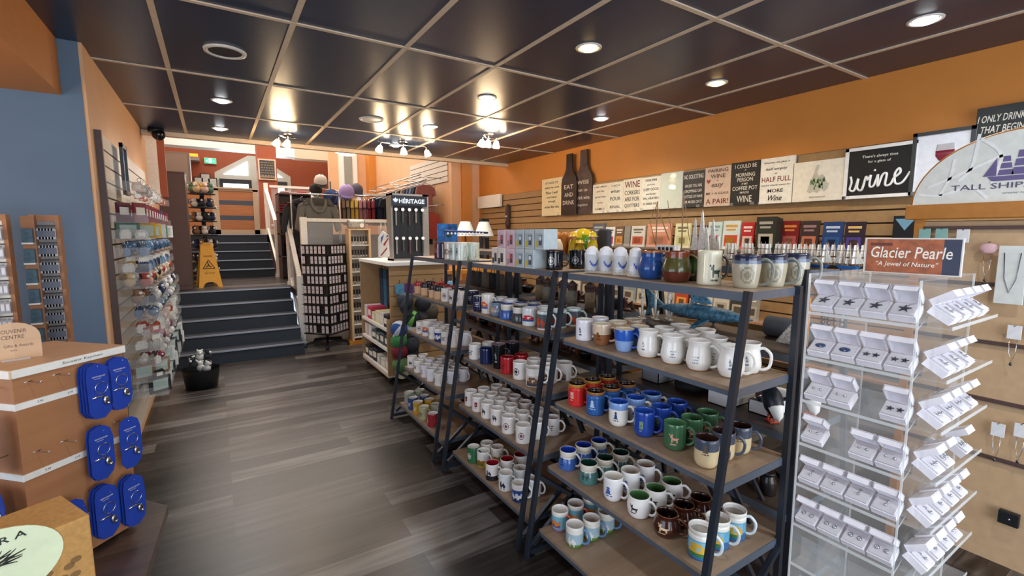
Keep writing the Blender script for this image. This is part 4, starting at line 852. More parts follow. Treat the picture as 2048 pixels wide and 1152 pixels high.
bks = [(1186, 1211, 447, ['5a6068', '6c727a', '7a8088', 'b0b4b8'], 'grey hardcover book at the left end of the book row'), (1212, 1231, 454, ['e8e4da', 'b03038', 'c84048', '4a4640'], 'white cookbook with a red bowl'), (1232, 1249, 453, ['6a4a34', 'd88a34', 'e8b04c', 'e0d4c0'], 'brown book with orange food picture'), (1250, 1262, 452, ['8a8478'], 'narrow grey book beside the orange food book'),
       (1264, 1292, 452, ['cfc8b8', 'b85030', 'c86a44', '5a5448'], 'beige cookbook with a red dish'), (1296, 1345, 448, ['cc8a6a', 'b8704e', 'd89a7c', 'f0dcc8'], 'wide salmon coloured book behind the wooden mast'), (1352, 1383, 447, ['dcd6a4', 'c8c088', 'b0a870', '6a6444'], 'pale yellow book left of the white ships'),
       (1418, 1446, 444, ['c8dcd8', 'b84038', '3c3a4a', '8aa8a4'], 'pale teal book with red and dark flowers'), (1448, 1483, 442, ['d4e4e2', 'c84a28', 'e0a838', 'd8a040'], 'pale book with an orange lobster picture'), (1485, 1511, 445, ['c02630', 'e8c8bc', '3a3034', 'f0e0d8'], 'bright red book with pale picture'),
       (1565, 1601, 442, ['7a1c1c', 'a8564a', 'b87060', 'd8843c'], 'dark red book with a faded face'), (1603, 1641, 442, ['3a2c2e', 'c07050', '5a3c38', '9a7a74'], 'dark brown book with a glowing orange edge'), (1648, 1689, 444, ['1f3f74', '27508c', '1a2c4c', 'b8c8dc'], 'navy blue book second from the right end of the row'), (1692, 1733, 444, ['2c2030', '4a3c88', '6a4c3c', 'e0b870'], 'purple and black book with gold letters at the right end')]
for u0, u1, v, c, lab in bks:
    a_ = at(u0, v, x=XB); c_ = at(u1, v, x=XB); book(XB-.02, a_.y, c_.y+.004, 1.4505, a_.z, c, lab)
for k in range(5):
    a_ = at(1514, 434, x=XB-.1); c_ = at(1553, 434, x=XB-.1); book(XB-.1+.021*k, a_.y-.0*k, c_.y, 1.4505, a_.z-.004*k, ['2e322c', 'b8b4a0', 'd8d4c0', 'a8a498'] if k == 0 else ['2e322c'], f"black history book, {ordn(k)} from the front of the thick stack", .0, .018, grp='stack of black books')
wall_shelf('lower wooden book shelf on the right wall seen under the rack tops', XB-.1, .9, 4.9, .86, M_honey)
low = [(1118, 1140, 'd8cdb4', 'white card book'), (1142, 1160, 'd6ccb4', 'cream card book'), (1163, 1186, '5a4c40', 'brown picture book'), (1205, 1222, 'b8a894', 'tan book'), (1226, 1240, 'a08c78', 'brown paperback'), (1243, 1272, '8a9490', 'grey landscape book'), (1275, 1292, 'c8b89c', 'beige paperback'), (1316, 1336, 'c8bca4', 'cream paperback'), (1338, 1350, 'b8ac94', 'grey beige paperback'),
       (1352, 1377, 'c0482c', 'orange sunset cover book'), (1379, 1394, '2c2c2c', 'black and white book'), (1396, 1426, 'd8cdb8', 'pale beige hardback'), (1429, 1460, 'd0c6b0', 'pale book with thin lines'), (1463, 1495, '3c3e38', 'dark book with leaf pattern'), (1498, 1520, '9a9484', 'grey paperback by the rack leg')]
for i, (u0, u1, c, lab) in enumerate(low):
    a_ = at(u0, 568, x=XB-.06); c_ = at(u1, 568, x=XB-.06); book(XB-.07, a_.y, c_.y, .8605, 1.1, [c, {'c0482c': 'e89a44'}.get(c, 'b4a68e'), '6a5c4c', '4a443c' if c[0] in 'abcd' else 'e8e0d0'], f'{lab} on the lower wall shelf seen below the rack tops', grp='books on the lower wall shelf')
wall_shelf('bottom wooden shelf along the right wall behind the ornament racks', XB-.2, .8, 5.4, .62, M_honey)

# ================================================================== ORNAMENT RACK CONTENTS
RX = 1.83
def model_ship(p, rz, lab, hull, sail, s=1, wood='8a5c34'):
    t = thing('model_ship', lab, 'model ship', p, rz, 'model ships')
    b = MB(); b.add([(x*s, y*s, z*s) for x, y, z in ((-.09, 0, .035), (-.06, .018, .03), (.05, .018, .03), (.1, 0, .04), (-.05, .006, .005), (.06, .006, .005), (.06, -.006, .005), (-.05, -.006, .005), (.05, -.018, .03), (-.06, -.018, .03))],
          [(0, 1, 2, 3, 8, 9), (4, 7, 6, 5), (0, 4, 1), (1, 4, 5, 2), (2, 5, 3), (3, 5, 6), (3, 6, 8), (8, 6, 7, 9), (9, 7, 0), (0, 7, 4)]); b.build('hull', mat('hull_'+hull, hull, .4), t)
    b = MB()
    for x in (-.045, .0, .045): b.tube([(x*s, 0, .02*s), (x*s, 0, .2*s)], .0022*s, n=6)
    b.tube([(.08*s, 0, .04*s), (.13*s, 0, .065*s)], .002*s, n=6); b.build('mast', mat('mast_wood', wood, .5), t)
    b = MB()
    for x in (-.045, 0, .045):
        for z, w_ in ((.05, .04), (.1, .034), (.145, .026)): b.add([(x*s+(.008 if c in (0, 3) else .008)*s, a*w_*s*.8, (z+q)*s) for a, q, c in ((-1, 0, 0), (1, 0, 1), (.85, .038, 2), (-.85, .038, 3))], [(0, 1, 2, 3)])
    b.add([(.05*s, .001, .14*s), (.05*s, .001, .05*s), (.12*s, .001, .06*s)], [(0, 1, 2)]); b.add([(-.05*s, .001, .16*s), (-.05*s, .001, .05*s), (-.1*s, .001, .055*s)], [(0, 1, 2)])
    o = b.build('sail', mat('sail_'+sail, sail, .8), t, fix=False); md = o.modifiers.new('thick', 'SOLIDIFY'); md.thickness = .001
    b = MB()
    for x, q in ((-.045, -.08), (0, .04), (.045, .1), (.045, .0)): b.tube([(x*s, 0, .198*s), (q*s, .012*s, .035*s)], .0006*s+.0003, n=4)
    b.build('rigging', mat('rigging', 'd8d0c0', .7), t); MB().b2(-.04*s, .04*s, -.015*s, .015*s, 0, .006*s).build('stand', M_honey, t)
    return t
zt = ZR[0]+.0005
def rp(u, dx=.1, z=zt): p = at(u, 500, x=RX+dx); return (p.x, p.y, z)
# tall brown masted wheelhouse boat on a white deck
p = rp(1338, .12); t = thing('wooden_boat', 'fishing boat with tall brown masts and white windowed cabin behind the pottery mugs', 'model boat', p)
b = MB(); b.b2(-.03, .03, -.16, .14, .0, .028); b.build('hull', M_whitep, t, bevel=.004)
b = MB(); b.b2(-.022, .022, -.05, .07, .028, .075, 0)
for y in (-.04, -.015, .01, .035): b.b2(-.0235, -.022, y, y+.016, .04, .066, 1)
b.build('cabin', [M_whitep, M_blackp], t)
b = MB()
for y, h in ((.085, .3), (-.075, .34)): b.tube([(0, y, .02), (0, y, h)], .0032, n=6)
b.tube([(0, .085, .29), (0, .13, .2), (0, .09, .08)], .0022, n=6); b.tube([(0, .085, .27), (0, .0, .1)], .0028, n=6); b.tube([(0, -.075, .33), (0, -.12, .1)], .0018, n=6); b.tube([(0, .02, .3), (0, -.02, .08)], .0018, n=6); b.build('mast', mat('mast_brown', '96704c', .5), t)
for i, (u, dx, lab, s) in enumerate(((1398, .06, 'tall white sailing ship, left of two behind the moose tankard', 1.15), (1420, .12, 'tall white sailing ship, right of two behind the moose tankard', .95))):
    t = thing('driftwood_sailboat', lab, 'model ship', rp(u, dx), 0, 'white sailing ships'); z = 0
    MB().b2(-.02, .02, -.05, .05, 0, .014).build('base', M_honey, t)
    b = MB()
    for y, hh, w_ in ((.025, .17*s, .04), (-.012, .2*s, .045), (-.04, .13*s, .03)): b.prism([(y-w_/2, .03), (y+w_/2, .02), (y+.004, hh), (y-.002, hh)], -.004, .004, 0, 'yz'); b.tube([(0, y, .01), (0, y, hh+.01)], .002, n=5)
    b.build('sail', mat('whitewashed_wood', 'dcd8d0', .8, scale=80, vary=.2), t)
for i in range(4): model_ship(rp(1462+i*34, .08+.02*(i % 2)), math.radians(70), f'small white sailed model ship behind the stoneware mugs, {ordn(i)} from left', 'e8e6e0', 'f0eee6', .5)
for i, (u, hc) in enumerate(((1580, 'a01c28'), (1612, 'e8e6e0'), (1640, '2a5aa0'), (1668, '26282c'), (1700, '2a6ab0'), (1728, '26282c'))): model_ship(rp(u, .1+.02*(i % 2)), math.radians(80), f"white rigged model schooner with {dict(a01c28='red', e8e6e0='white')  .get(hc, 'blue' if hc[0] == '2' and hc != '26282c' else 'black')} hull, {ordn(i)} from left beside the jewellery tower", hc, 'f2efe6', .5)
# lobster claw style orange paddles, float, yellow fishermen, beach ball
for i in range(5):
    p = rp(1088+i*14, .06+.012*i); t = thing('wooden_mitten', f'ochre wooden rounded paddle ornament behind the navy mugs, {ordn(i)} from left', 'ornament', p, 0, 'ochre wooden ornaments')
    MB().lathe([(.018, 0), (.02, .02), (.03, .09), (.03, .115), (.02, .14), (.0, .147)], 16, sy=1, capb=True).build('body', mat('ochre_paint', 'b8742a', .45), t)
t = thing('wooden_buoy', 'white and red wooden buoy ornament among the ochre paddles', 'buoy', rp(1117, .0)); MB().lathe([(.026, 0), (.03, .02), (.03, .035), (.026, .07), (.012, .1), (.0, .102)], 18, ms=[1, 1, 0, 0, 0], capb=True).build('body', [mat('cream_float', 'e6dcc8', .5), mat('red_float', 'a82a2a', .5)], t); MB().tube([(0, 0, .1), (0, .01, .118), (0, 0, .125), (0, -.01, .118), (0, 0, .1)], .0015).build('rope', M_honey, t)
for i, (u, h) in enumerate(((1147, .15), (1185, .15), (1160, .1))):
    t = thing('fisherman_figure', ['yellow raincoat fisherman figure, left of the beach ball', 'yellow hatted fisherman figure, right of the beach ball', 'small yellow fisherman figure standing between the two larger ones'][i], 'figurine', rp(u, .05), 0, 'fisherman figures')
    MB().lathe([(.034, 0), (.036, .02), (.028, h*.5), (.02, h*.66)], 16, capb=True, capt=True).build('coat', mat('yellow_oilskin', 'd8b820', .3), t)
    MB().ball((0, 0, h*.74), .018, 0, 10).build('head', mat('painted_skin', 'c89a78', .5), t)
    MB().lathe([(.036, h*.78), (.022, h*.82), (.018, h*.93), (.0, h)], 16).build('hat', mat('yellow_oilskin', 'd8b820', .3), t)
p = rp(1165, .2); t = thing('beach_ball', 'blue green and yellow striped ball behind the fisherman figures', 'ball', p)
b = MB(); R_ = .085; n = 24; k = 12
vs_ = []
b.ball((0, 0, R_), R_, 0, 24); b.m = [int(((i*7919) % 1)) for i in range(len(b.f))]
for i, f in enumerate(b.f):
    c = sum((Vector(b.v[q]) for q in f), Vector())/len(f); b.m[i] = int((math.atan2(c.y, c.z-R_)+math.pi)/(math.pi/3)) % 4
b.build('ball', [mat('ball_blue', '2f7ab8', .15), mat('ball_green', '6a9a2a', .15), mat('ball_yellow', 'd8c02a', .15), mat('ball_white', 'e4e8ea', .15)], t)
t = thing('plaid_cloth', 'dark grey folded cloth bag behind the glasses', 'bag', rp(1208, .16)); MB().prism([(-.05, 0), (.05, 0), (.045, .15), (.02, .165), (-.045, .16)], -.02, .02, 0, 'yz').build('body', mat('charcoal_cloth', '4a4c52', .9), t, bevel=.008)
# hidden-side shelves: lantern houses, figures, boxes, puffins, shark, iron ware
def lantern(p, lab, c='8a8474'):
    t = thing('lighthouse_lantern', lab, 'lantern', p, 0, 'lantern houses')
    MB().lathe([(.04, 0), (.04, .09), (.034, .1)], 4, capb=True).build('body', mat('lantern_'+c, c, .7, scale=80, vary=.2), t)
    MB().lathe([(.03, .1), (.03, .13), (.036, .135), (.012, .155), (.0, .165)], 8).build('roof', M_brown, t)
    MB().box((-.029, 0, .045), (.006, .018, .04)).build('window', mat('amber_glass', 'd8b45c', .2), t)
for i in range(6): lantern((RX+.06+.03*(i % 2), 2.02+.13*i, ZR[1]+.0005), f'grey lighthouse lantern on the second ornament shelf, {ordn(i)} from the right', ['8a8474', 'a08c70'][i % 2])
def cbag(p, col, lab, w_=.09, h=.13):
    t = thing('hanging_pouch', lab, 'bag', p, 0, 'dark hanging pouches'); MB().prism([(-w_/2, 0), (w_/2, 0), (w_*.42, h), (-w_*.42, h)], -.018, .018, 0, 'yz').build('body', mat('cloth_'+col, col, .9), t, bevel=.008)
    MB().tube([(0, -w_*.3, h), (0, -w_*.2, h+.05), (0, w_*.2, h+.05), (0, w_*.3, h)], .003).build('strap', mat('cloth_'+col, col, .9), t)
for i in range(7): cbag((RX+.1, 2.98+.125*i, ZR[1]+.0005), ['2a2c34', '3c4450', '5a544c', '23252c', '6a6258', '30343c', '4a4038'][i], f'dark cloth pouch on the far second ornament shelf, {ordn(i)} from the right')
def crate(p, w_, d, h, col, lab, cat='box', nm='storage_box', rz=0):
    t = thing(nm, lab, cat, p, rz, 'boxes on the ornament racks'); b = MB(); b.b2(-w_/2, w_/2, -d/2, d/2, 0, .004); 
    for q in ((-w_/2, w_/2, -d/2, -d/2+.004), (-w_/2, w_/2, d/2-.004, d/2), (-w_/2, -w_/2+.004, -d/2, d/2), (w_/2-.004, w_/2, -d/2, d/2)): b.b2(*q, 0, h)
    b.build('box', mat('box_'+col, col, .5), t)
    b = MB(); rr = random.Random(int(p[1]*100))
    nx, ny = max(2, int(w_/.035)), max(2, int(d/.035))
    for i in range(nx):
        for j in range(ny): b.box((-w_/2+.014+i*(w_-.028)/(nx-1), -d/2+.014+j*(d-.028)/(ny-1), h-.01), (.022, .022, .016+rr.random()*.01))
    o = b.build('contents', mat('dark_trinkets', '30343a', .3, .4, vary=.5, scale=80), t); o['kind'] = 'stuff'
crate((RX+.13, 1.22, ZR[2]+.0005), .2, .11, .06, 'e6e4e4', 'white tray of small dark boxes beyond the green mugs')
crate((RX+.16, 1.06, ZR[2]+.0005), .16, .1, .055, 'e6e4e4', 'second white tray of small dark boxes, right of the first')
crate((RX+.1, 1.62, ZR[2]+.0005), .12, .11, .12, '8a8c92', 'grey drawer box behind the blue mugs')
t = thing('woven_wreath', 'round black woven wreath beside the white trays', 'wreath', (RX+.14, 1.43, ZR[2]+.0205))
b = MB()
for k in range(3): b.tube([((.075-.012*k)*math.cos(a), (.075-.012*k)*math.sin(a), .018*k*.7+.006*math.sin(6*a+k)) for a in [i*math.pi/14 for i in range(28)]], .018, n=8, closed=True)
b.build('ring', mat('black_wicker', '17181b', .8, vary=.5, scale=150, bump=.6), t)
def bird(p, rz, lab, s=1.0, wing='1c2229'):
    t = thing('puffin_figure', lab, 'bird figure', p, rz, 'puffin figures'); t.scale = (s, s, s)
    b = MB().at((0, 0, .09), (0, math.radians(35), 0)); b.lathe([(.0, -.09), (.022, -.075), (.042, -.03), (.044, .01), (.03, .05), (.02, .07), (0, .075)], 16, sy=.85); b.build('body', mat('bird_black', wing, .4), t)
    b = MB().at((-.013, 0, .078), (0, math.radians(35), 0)); b.lathe([(.0, -.075), (.02, -.06), (.036, -.02), (.036, .015), (.02, .045), (0, .055)], 14, sy=.9); b.build('breast', M_white, t)
    b = MB().ball((.035, 0, .165), .026, 0, 14, (1, .85, 1)); b.build('head', mat('bird_white', 'e8e8e6', .4), t)
    b = MB().ball((.046, 0, .178), .02, 0, 10, (1, .9, .6)); b.build('cap', mat('bird_black', wing, .4), t)
    b = MB().prism([(.0, .012), (.034, -.004), (.0, -.014)], -.005, .005); b.v = [(-.0-p_[0]+.012, p_[1], p_[2]+.163) for p_ in b.v]; b.build('beak', mat('beak_orange', 'c84a24', .4), t)
    b = MB(); b.tube([(0, .012, .03), (0, .012, 0)], .004); b.tube([(0, -.012, .03), (0, -.012, 0)], .004); b.b2(-.03, .015, -.02, .02, 0, .004); b.build('foot', mat('beak_orange', 'c84a24', .4), t)
bird((RX+.06, 1.0, ZR[2]+.0005), math.radians(60), 'puffin figure facing left on the dark shelf beside the jewellery tower', 1.0)
bird((RX+.26, .95, ZR[2]+.0005), math.radians(50), 'puffin figure standing behind the front puffin near the tower', 1.0)
t = thing('wooden_gull', 'white and black gull carving lying on the dark shelf before the puffins', 'bird figure', (RX+.14, 1.12+.06, ZR[2]+.07), math.radians(100))
t.location = (RX+.34, 1.12, ZR[2]+.0305)
MB().ball((0, 0, 0), .03, 0, 14, (2.6, .8, .9)).build('body', mat('bird_white', 'e8e8e6', .4), t); MB().prism([(-.08, -.01), (.05, -.01), (-.02, .012)], -.012, .012).build('wing', mat('bird_black2', '2a2c30', .4), t)
t = thing('shark_sculpture', 'blue grey textured shark sculpture above the white mugs on the ornament rack', 'sculpture', (2.0, 1.45, ZR[1]+.071), math.radians(-90)); t.scale = (1.05, 1.05, 1.05)
s0 = [(-.27, .004), (-.22, .012), (-.12, .035), (-.02, .052), (.08, .05), (.16, .04), (.22, .022), (.27, .004)]
b = MB().lathe([(r, x) for x, r in s0], 22, axis='x', sy=.7); o = b.build('body', mat('shark_blue', '4f7f9a', .5, vary=.55, scale=70, bump=.8), t)
for nm_, pl in (('dorsal_fin', [(-.03, .04), (.08, .045), (.02, .1), (-.02, .115), (-.04, .095)]), ('tail_fin', [(-.27, 0), (-.2, .012), (-.27, .06), (-.32, .1), (-.3, .04), (-.29, 0), (-.31, -.06), (-.27, -.05), (-.22, -.01)])): MB().prism(pl, -.006, .006).build(nm_, mat('shark_blue', '4f7f9a', .5, vary=.55, scale=70, bump=.8), t)
b = MB()
for s_ in (-1, 1): b.add([(.09, s_*.03, -.02), (.03, s_*.03, -.03), (.02, s_*.1, -.07), (.06, s_*.06, -.045)], [(0, 1, 2, 3)])
o = b.build('pectoral_fin', mat('shark_blue', '4f7f9a', .5, vary=.55, scale=70, bump=.8), t, fix=False); o.modifiers.new('t', 'SOLIDIFY').thickness = .006
MB().box((0, 0, -.05), (.2, .05, .0)).build('mount', M_honey, t) if False else MB().tube([(-.02, 0, -.045), (-.02, 0, -.0495)], .03, n=14).build('mount', M_honey, t)
for i in range(3):
    q = thing('anchor_ornament', f'white painted anchor ornament left of the shark, {ordn(i)} from left', 'ornament', (RX+.1+.04*i, 1.76-.055*i-.02, ZR[1]+.0005), math.radians(60), 'white anchor ornaments'); b = MB()
    b.tube([(0, 0, .01), (0, 0, .14)], .006); b.tube([(-.045, 0, .05), (-.03, 0, .02), (0, 0, .01), (.03, 0, .02), (.045, 0, .05)], .006); b.tube([(-.025, 0, .115), (.025, 0, .115)], .005); b.tube([(.012*math.cos(a), 0, .152+.012*math.sin(a)) for a in [k*math.pi/6 for k in range(12)]], .004, n=6, closed=True); b.b2(-.03, .03, -.012, .012, 0, .006); b.build('anchor', M_white, q)
t = thing('folded_fabric', 'rolled dark grey fabric behind the shark, by the rack upright', 'fabric', (RX+.25, 1.02, ZR[1]+.0005)); b = MB(); b.tube([(0, -.12, .045), (0, .12, .045)], .045, n=16); b.build('roll', mat('grey_fabric', '5c6068', .9), t)
t = thing('string_art_frame', 'white carved lace sail ornament on the ornament rack near the tower', 'ornament', (RX+.15, .93, ZR[1]+.0005))
b = MB(); b.prism([(-.0, 0), (.12, 0), (.0, .17)], -.003, .003, 0, 'yz'); b.build('panel', mat('lace_white', 'c8c0b4', .6, vary=.5, scale=120), t); MB().tube([(0, -.004, 0), (0, -.004, .2)], .005).build('mast', M_honey, t)
for i in range(4):
    t = thing('beaded_strand', f'sparkling beaded strand right of the lace sail, {ordn(i)} from left', 'strand', (RX+.22, .905-.022*i, ZR[1]+.0005), 0, 'beaded strands')
    b = MB()
    for k in range(12): b.ball((0, 0, .01+.018*k), .0092, 0, 7)
    b.build('beads', mat('silver_beads', '8a7c74', .25, .6, vary=.6, scale=200), t)
kk = 0
for (y0, y1, zi, n, lab) in ((1.92, 2.75, 2, 9, 'middle ornament rack, third shelf'), (1.92, 2.75, 3, 9, 'middle ornament rack, fourth shelf'), (2.98, 3.8, 2, 8, 'far ornament rack, third shelf'), (2.98, 3.8, 3, 8, 'far ornament rack, fourth shelf'), (.95, 1.72, 3, 8, 'near ornament rack, fourth shelf'), (.95, 1.72, 4, 8, 'near ornament rack, bottom shelf'), (1.92, 2.75, 4, 8, 'middle ornament rack, bottom shelf'), (2.98, 3.8, 4, 8, 'far ornament rack, bottom shelf'), (1.05, 1.72, 2, 6, 'rear rank, near ornament rack, third shelf'), (1.92, 2.75, 1, 8, 'rear rank, middle ornament rack, second shelf'), (1.92, 2.75, 2, 8, 'rear rank, middle ornament rack, third shelf'), (2.98, 3.8, 1, 8, 'rear rank, far ornament rack, second shelf'), (2.98, 3.8, 2, 8, 'rear rank, far ornament rack, third shelf'), (.95, 1.72, 3, 7, 'rear rank, near ornament rack, fourth shelf')):
    for i in range(n):
        y = y0+.05+(y1-y0-.1)*i/max(1, n-1); typ = (i*3+zi+kk) % 4; x = RX+.07+.03*(i % 2)+(.16 if lab.startswith('rear') else 0); z = ZR[zi]+.0005; L_ = f'{lab}, {ordn(i)} from the right'
        if typ == 0:
            t = thing('iron_bowl', 'dark cast bowl ornament, '+L_, 'bowl', (x, y, z), 0, 'dark ornaments'); MB().lathe([(.02, 0), (.03, .004), (.05, .03), (.055, .05), (.05, .05), (.04, .025), (0, .012)], 18, capb=True).build('bowl', mat('cast_iron', '1e1c1e', .4, .4), t)
        elif typ == 1:
            t = thing('trinket_box', 'dark brown trinket box, '+L_, 'box', (x, y, z), 0, 'dark ornaments'); MB().b2(-.04, .04, -.035, .035, 0, .05).build('box', mat('stained_walnut', '3c2a22', .5), t, bevel=.003); MB().b2(-.042, .042, -.037, .037, .05, .062).build('lid', M_brown, t, bevel=.003)
        elif typ == 2:
            t = thing('driftwood_ornament', 'curled reddish driftwood ornament, '+L_, 'ornament', (x, y, z), 0, 'dark ornaments'); b = MB(); b.tube([(0, -.04, .012), (.01, -.02, .05), (0, 0, .03), (-.01, .02, .07), (0, .035, .04), (.01, .045, .012)], [.012, .011, .012, .01, .009, .012], n=8); b.build('branch', mat('red_driftwood', '5a2c28', .6, vary=.4), t); MB().b2(-.02, .02, -.05, .05, 0, .008).build('base', M_brown, t)
        else:
            t = thing('glass_float', 'amber and black candle jar, '+L_, 'jar', (x, y, z), 0, 'dark ornaments'); MB().lathe([(.028, 0), (.032, .004), (.032, .06), (.024, .075), (.024, .085)], 16, capb=True, capt=True).build('jar', mat('amber_jar', '7a4a24' if i % 2 else '24201e', .2), t); MB().cyl((0, 0, .09), .026, .012).build('lid', M_blackp, t)
    kk += 1
for r, (z, x0_) in enumerate(((.6205, XB-.1), (.3005, XB-.05))):
    if r: wall_shelf('lowest dark shelf along the right wall near the floor', XB-.2, .8, 5.4, .3, M_brown)
    for i in range(20):
        y = 1.0+.22*i; c = ['2c2a2c', '4a3a30', '1e2430', '5a4a3c', '6c6458'][(i*3+r) % 5]; h = .1+.03*((i*7) % 5)
        q = thing('souvenir_box', f"dark souvenir box, {ordn(i)} from the right, {['upper', 'floor level'][r]} low wall shelf behind the racks", 'box', (x0_, y, z), 0, 'boxes on the low wall shelves'); MB().b2(-.05, .05, -.08, .08, 0, h).build('box', mat('gb_'+c, c, .5, vary=.4, scale=20), q, bevel=.003); MB().b2(-.052, -.05, -.05, .05, h*.3, h*.7).build('label', mat('muted_label', '8a8070', .5), q)
# ================================================================== LEFT: KEYCHAIN PEDESTAL
A = Vector((-.575, 2.08, 0)); Bp = Vector((-.326, 2.335, 0)); d1 = (Bp-A).normalized(); n1 = Vector((d1.y, -d1.x, 0)); WD = (Bp-A).length
rzp = math.atan2(d1.y, d1.x)
ped = thing('keychain_stand', 'square veneered rotating keychain stand with white strips on the left', 'display stand', A, rzp)    # local x along the face, local y backwards
ZP = 1.15; ZB = .415
MB().b2(.004, WD-.004, .004, WD-.004, ZB, ZP-.03).build('body', M_brownveneer, ped)
MB().b2(-.004, WD+.004, -.004, WD+.004, ZP-.03, ZP).build('top_board', M_birch, ped, bevel=.002)
MB().cyl((WD/2, WD/2, ZB-.008), .12, .015, n=28).build('turntable', M_blackp, ped)
M_strip = mat('white_label_strip', 'eae8e0', .5)
s_ = MB().b2(.0, WD, -.006, -.004, ZP-.028, ZP-.002).build('label_strip', M_strip, ped)
b = MB(); put_text(b, 'Souvenir Keychain', (WD*.58, -.0068, ZP-.015), .19, .011, (1, 0, 0), EYR, 0, .1); b.build('lettering', M_ink, s_, fix=False)
s_ = MB().b2(-.006, -.004, 0, WD, ZP-.028, ZP-.002).build('label_strip', M_strip, ped)
for k, z in enumerate((ZP-.125, ZP-.365, ZP-.6)):
    s_ = MB().b2(0, WD, .001, .004, z-.011, z+.011).build('price_strip', M_strip, ped); b = MB()
    for x in (.07, .16, .25): put_text(b, '3.99', (x, .0005, z), .016, .007, (1, 0, 0), EYR)
    b.build('lettering', M_ink, s_, fix=False)
    MB().b2(.001, .004, .0, WD, z-.011, z+.011).build('price_strip', M_strip, ped)
hooks = [(x, z) for z in (ZP-.05, ZP-.29, ZP-.53) for x in (.045, .125, .215, .305)]
for x, z in hooks:
    b = MB(); b.tube([(x, .004, z), (x, -.05, z), (x, -.056, z+.008)], .0016, n=6); b.tube([(x-.012, .003, z), (x+.012, .003, z)], .0016, n=6); b.build('hook', M_chrome, ped)
for z in (ZP-.06, ZP-.29, ZP-.53):
    for y in (.06, .17, .28):
        b = MB(); b.tube([(.004, y, z), (-.05, y, z), (-.056, y, z+.008)], .0016, n=6); b.build('hook', M_chrome, ped)
cardp = [(-.5, -1), (.2, -1), (.5, -.55), (.5, .45), (.28, .9), (-.1, 1), (-.5, .9)]
def cardmesh(w_, h):
    b = MB(); pts = []
    P_ = [(-.5, .62), (-.42, .9), (-.1, 1), (.15, .97), (.4, .82), (.5, .5), (.5, -.5), (.4, -.8), (.1, -1), (-.3, -.96), (-.5, -.7)]
    b.prism([(a*w_, c*h/2) for a, c in P_], -.0008, .0008); return b
ME_card = cardmesh(.082, .205).mesh('card', mat('royal_blue_card', '2340a0', .35))
b = MB(); put_text(b, 'NEWFOUNDLAND', (.0, -.0012, .055), .044, .005, (1, 0, 0), EYR); put_text(b, 'Keychain', (-.004, -.0012, .047), .03, .004, (1, 0, 0), EYR); ME_cl = b.mesh('lettering', M_strip)
b = MB(); b.tube([(.004+.021*math.cos(a), -.003, .012+.021*math.sin(a)) for a in [i*math.pi/10 for i in range(20)]], .0016, n=6, closed=True); ME_ring = b.mesh('ring', M_sil2)
b = MB(); b.tube([(-.03, -.003, -.02), (-.01, -.004, -.018), (.012, -.003, -.022)], .0035, n=6); ME_chain = b.mesh('chain', M_sil2)
b = MB(); b.ball((.014, -.006, -.038), .012, 0, 10, (.9, .4, 1.3)); b.ball((.02, -.008, -.05), .006, 0, 8); ME_charm = b.mesh('charm', M_sil2)
def kcard(u, v, n_, lab, out=.055):
    p = on_plane(u, v, A+n1*out, n1)
    for k in range(n_):
        q = p - n1*(.014*k)+Vector((0, 0, .0))-d1*.0 
        t = thing('keychain_card', f'{lab}, {"front card" if k == 0 else ordn(k)+" card behind"}' if n_ > 1 else lab, 'keychain', q, rzp, 'blue keychain cards')
        for nm, me in (('card', ME_card), ('lettering', ME_cl), ('ring', ME_ring), ('chain', ME_chain), ('charm', ME_charm)): inst(nm, me, t)
kcard(200, 782, 4, 'blue keychain card, top row left stack'); kcard(241, 766, 2, 'blue keychain card, top row right stack')
kcard(205, 905, 2, 'blue keychain card, middle row left stack'); kcard(262, 884, 1, 'blue keychain card, middle row right, alone on its hook')
kcard(216, 1022, 3, 'blue keychain card, bottom row left stack'); kcard(270, 1000, 3, 'blue keychain card, bottom row right stack'); kcard(150, 1055, 1, 'blue keychain card behind the gemstone box, partly hidden')
# left face cards seen edge on
for i, (z, y) in enumerate(((ZP-.42, .05), (ZP-.42, .12), (ZP-.18, .06))):
    q = A + Vector((-d1.y, d1.x, 0))*y - d1*.05 + Vector((0, 0, z-.06)); t = thing('keychain_card', ['blue and white keychain card on the left face of the stand, lower front', 'blue and white keychain card on the left face of the stand, lower back', 'blue and white keychain card on the left face of the stand, upper'][i], 'keychain', q, rzp-math.pi/2, 'blue keychain cards')
    for nm, me in (('card', ME_card), ('ring', ME_ring), ('charm', ME_charm)): inst(nm, me, t)
# souvenir centre sign
p = A + d1*.1 + Vector((-d1.y, d1.x, 0))*.14; t = thing('table_sign', 'arched birch souvenir centre sign standing on the keychain stand', 'sign', (p.x, p.y, ZP+.0005), math.radians(20))
pts = [(-.068, 0), (.068, 0), (.068, .075)]+[(.068*math.cos(a), .075+.055*math.sin(a)) for a in [i*math.pi/12 for i in range(1, 12)]]+[(-.068, .075)]
MB().prism(pts, -.003, .003).build('panel', M_birch, t); MB().b2(-.035, .035, -.018, .01, 0, .006).build('clear_foot', M_acedge, t)
b = MB(); put_text(b, 'SOUVENIR', (0, -.0035, .1), .068, .013, EXF, EYR, 0, .1); put_text(b, 'CENTRE', (0, -.0035, .08), .056, .013, EXF, EYR, 0, .1); put_text(b, 'Gifts & Awards', (.012, -.0035, .05), .072, .01, EXF, EYR, 0, .1); put_text(b, 'est.', (0, -.0035, .034), .03, .005, EXF, EYR)
b.tube([(-.046+.009*math.cos(a), -.0035, .05+.009*math.sin(a)) for a in [i*math.pi/8 for i in range(16)]], .0008, n=4, closed=True); b.build('lettering', mat('burnt_lettering', '5a4030', .6), t, fix=False)
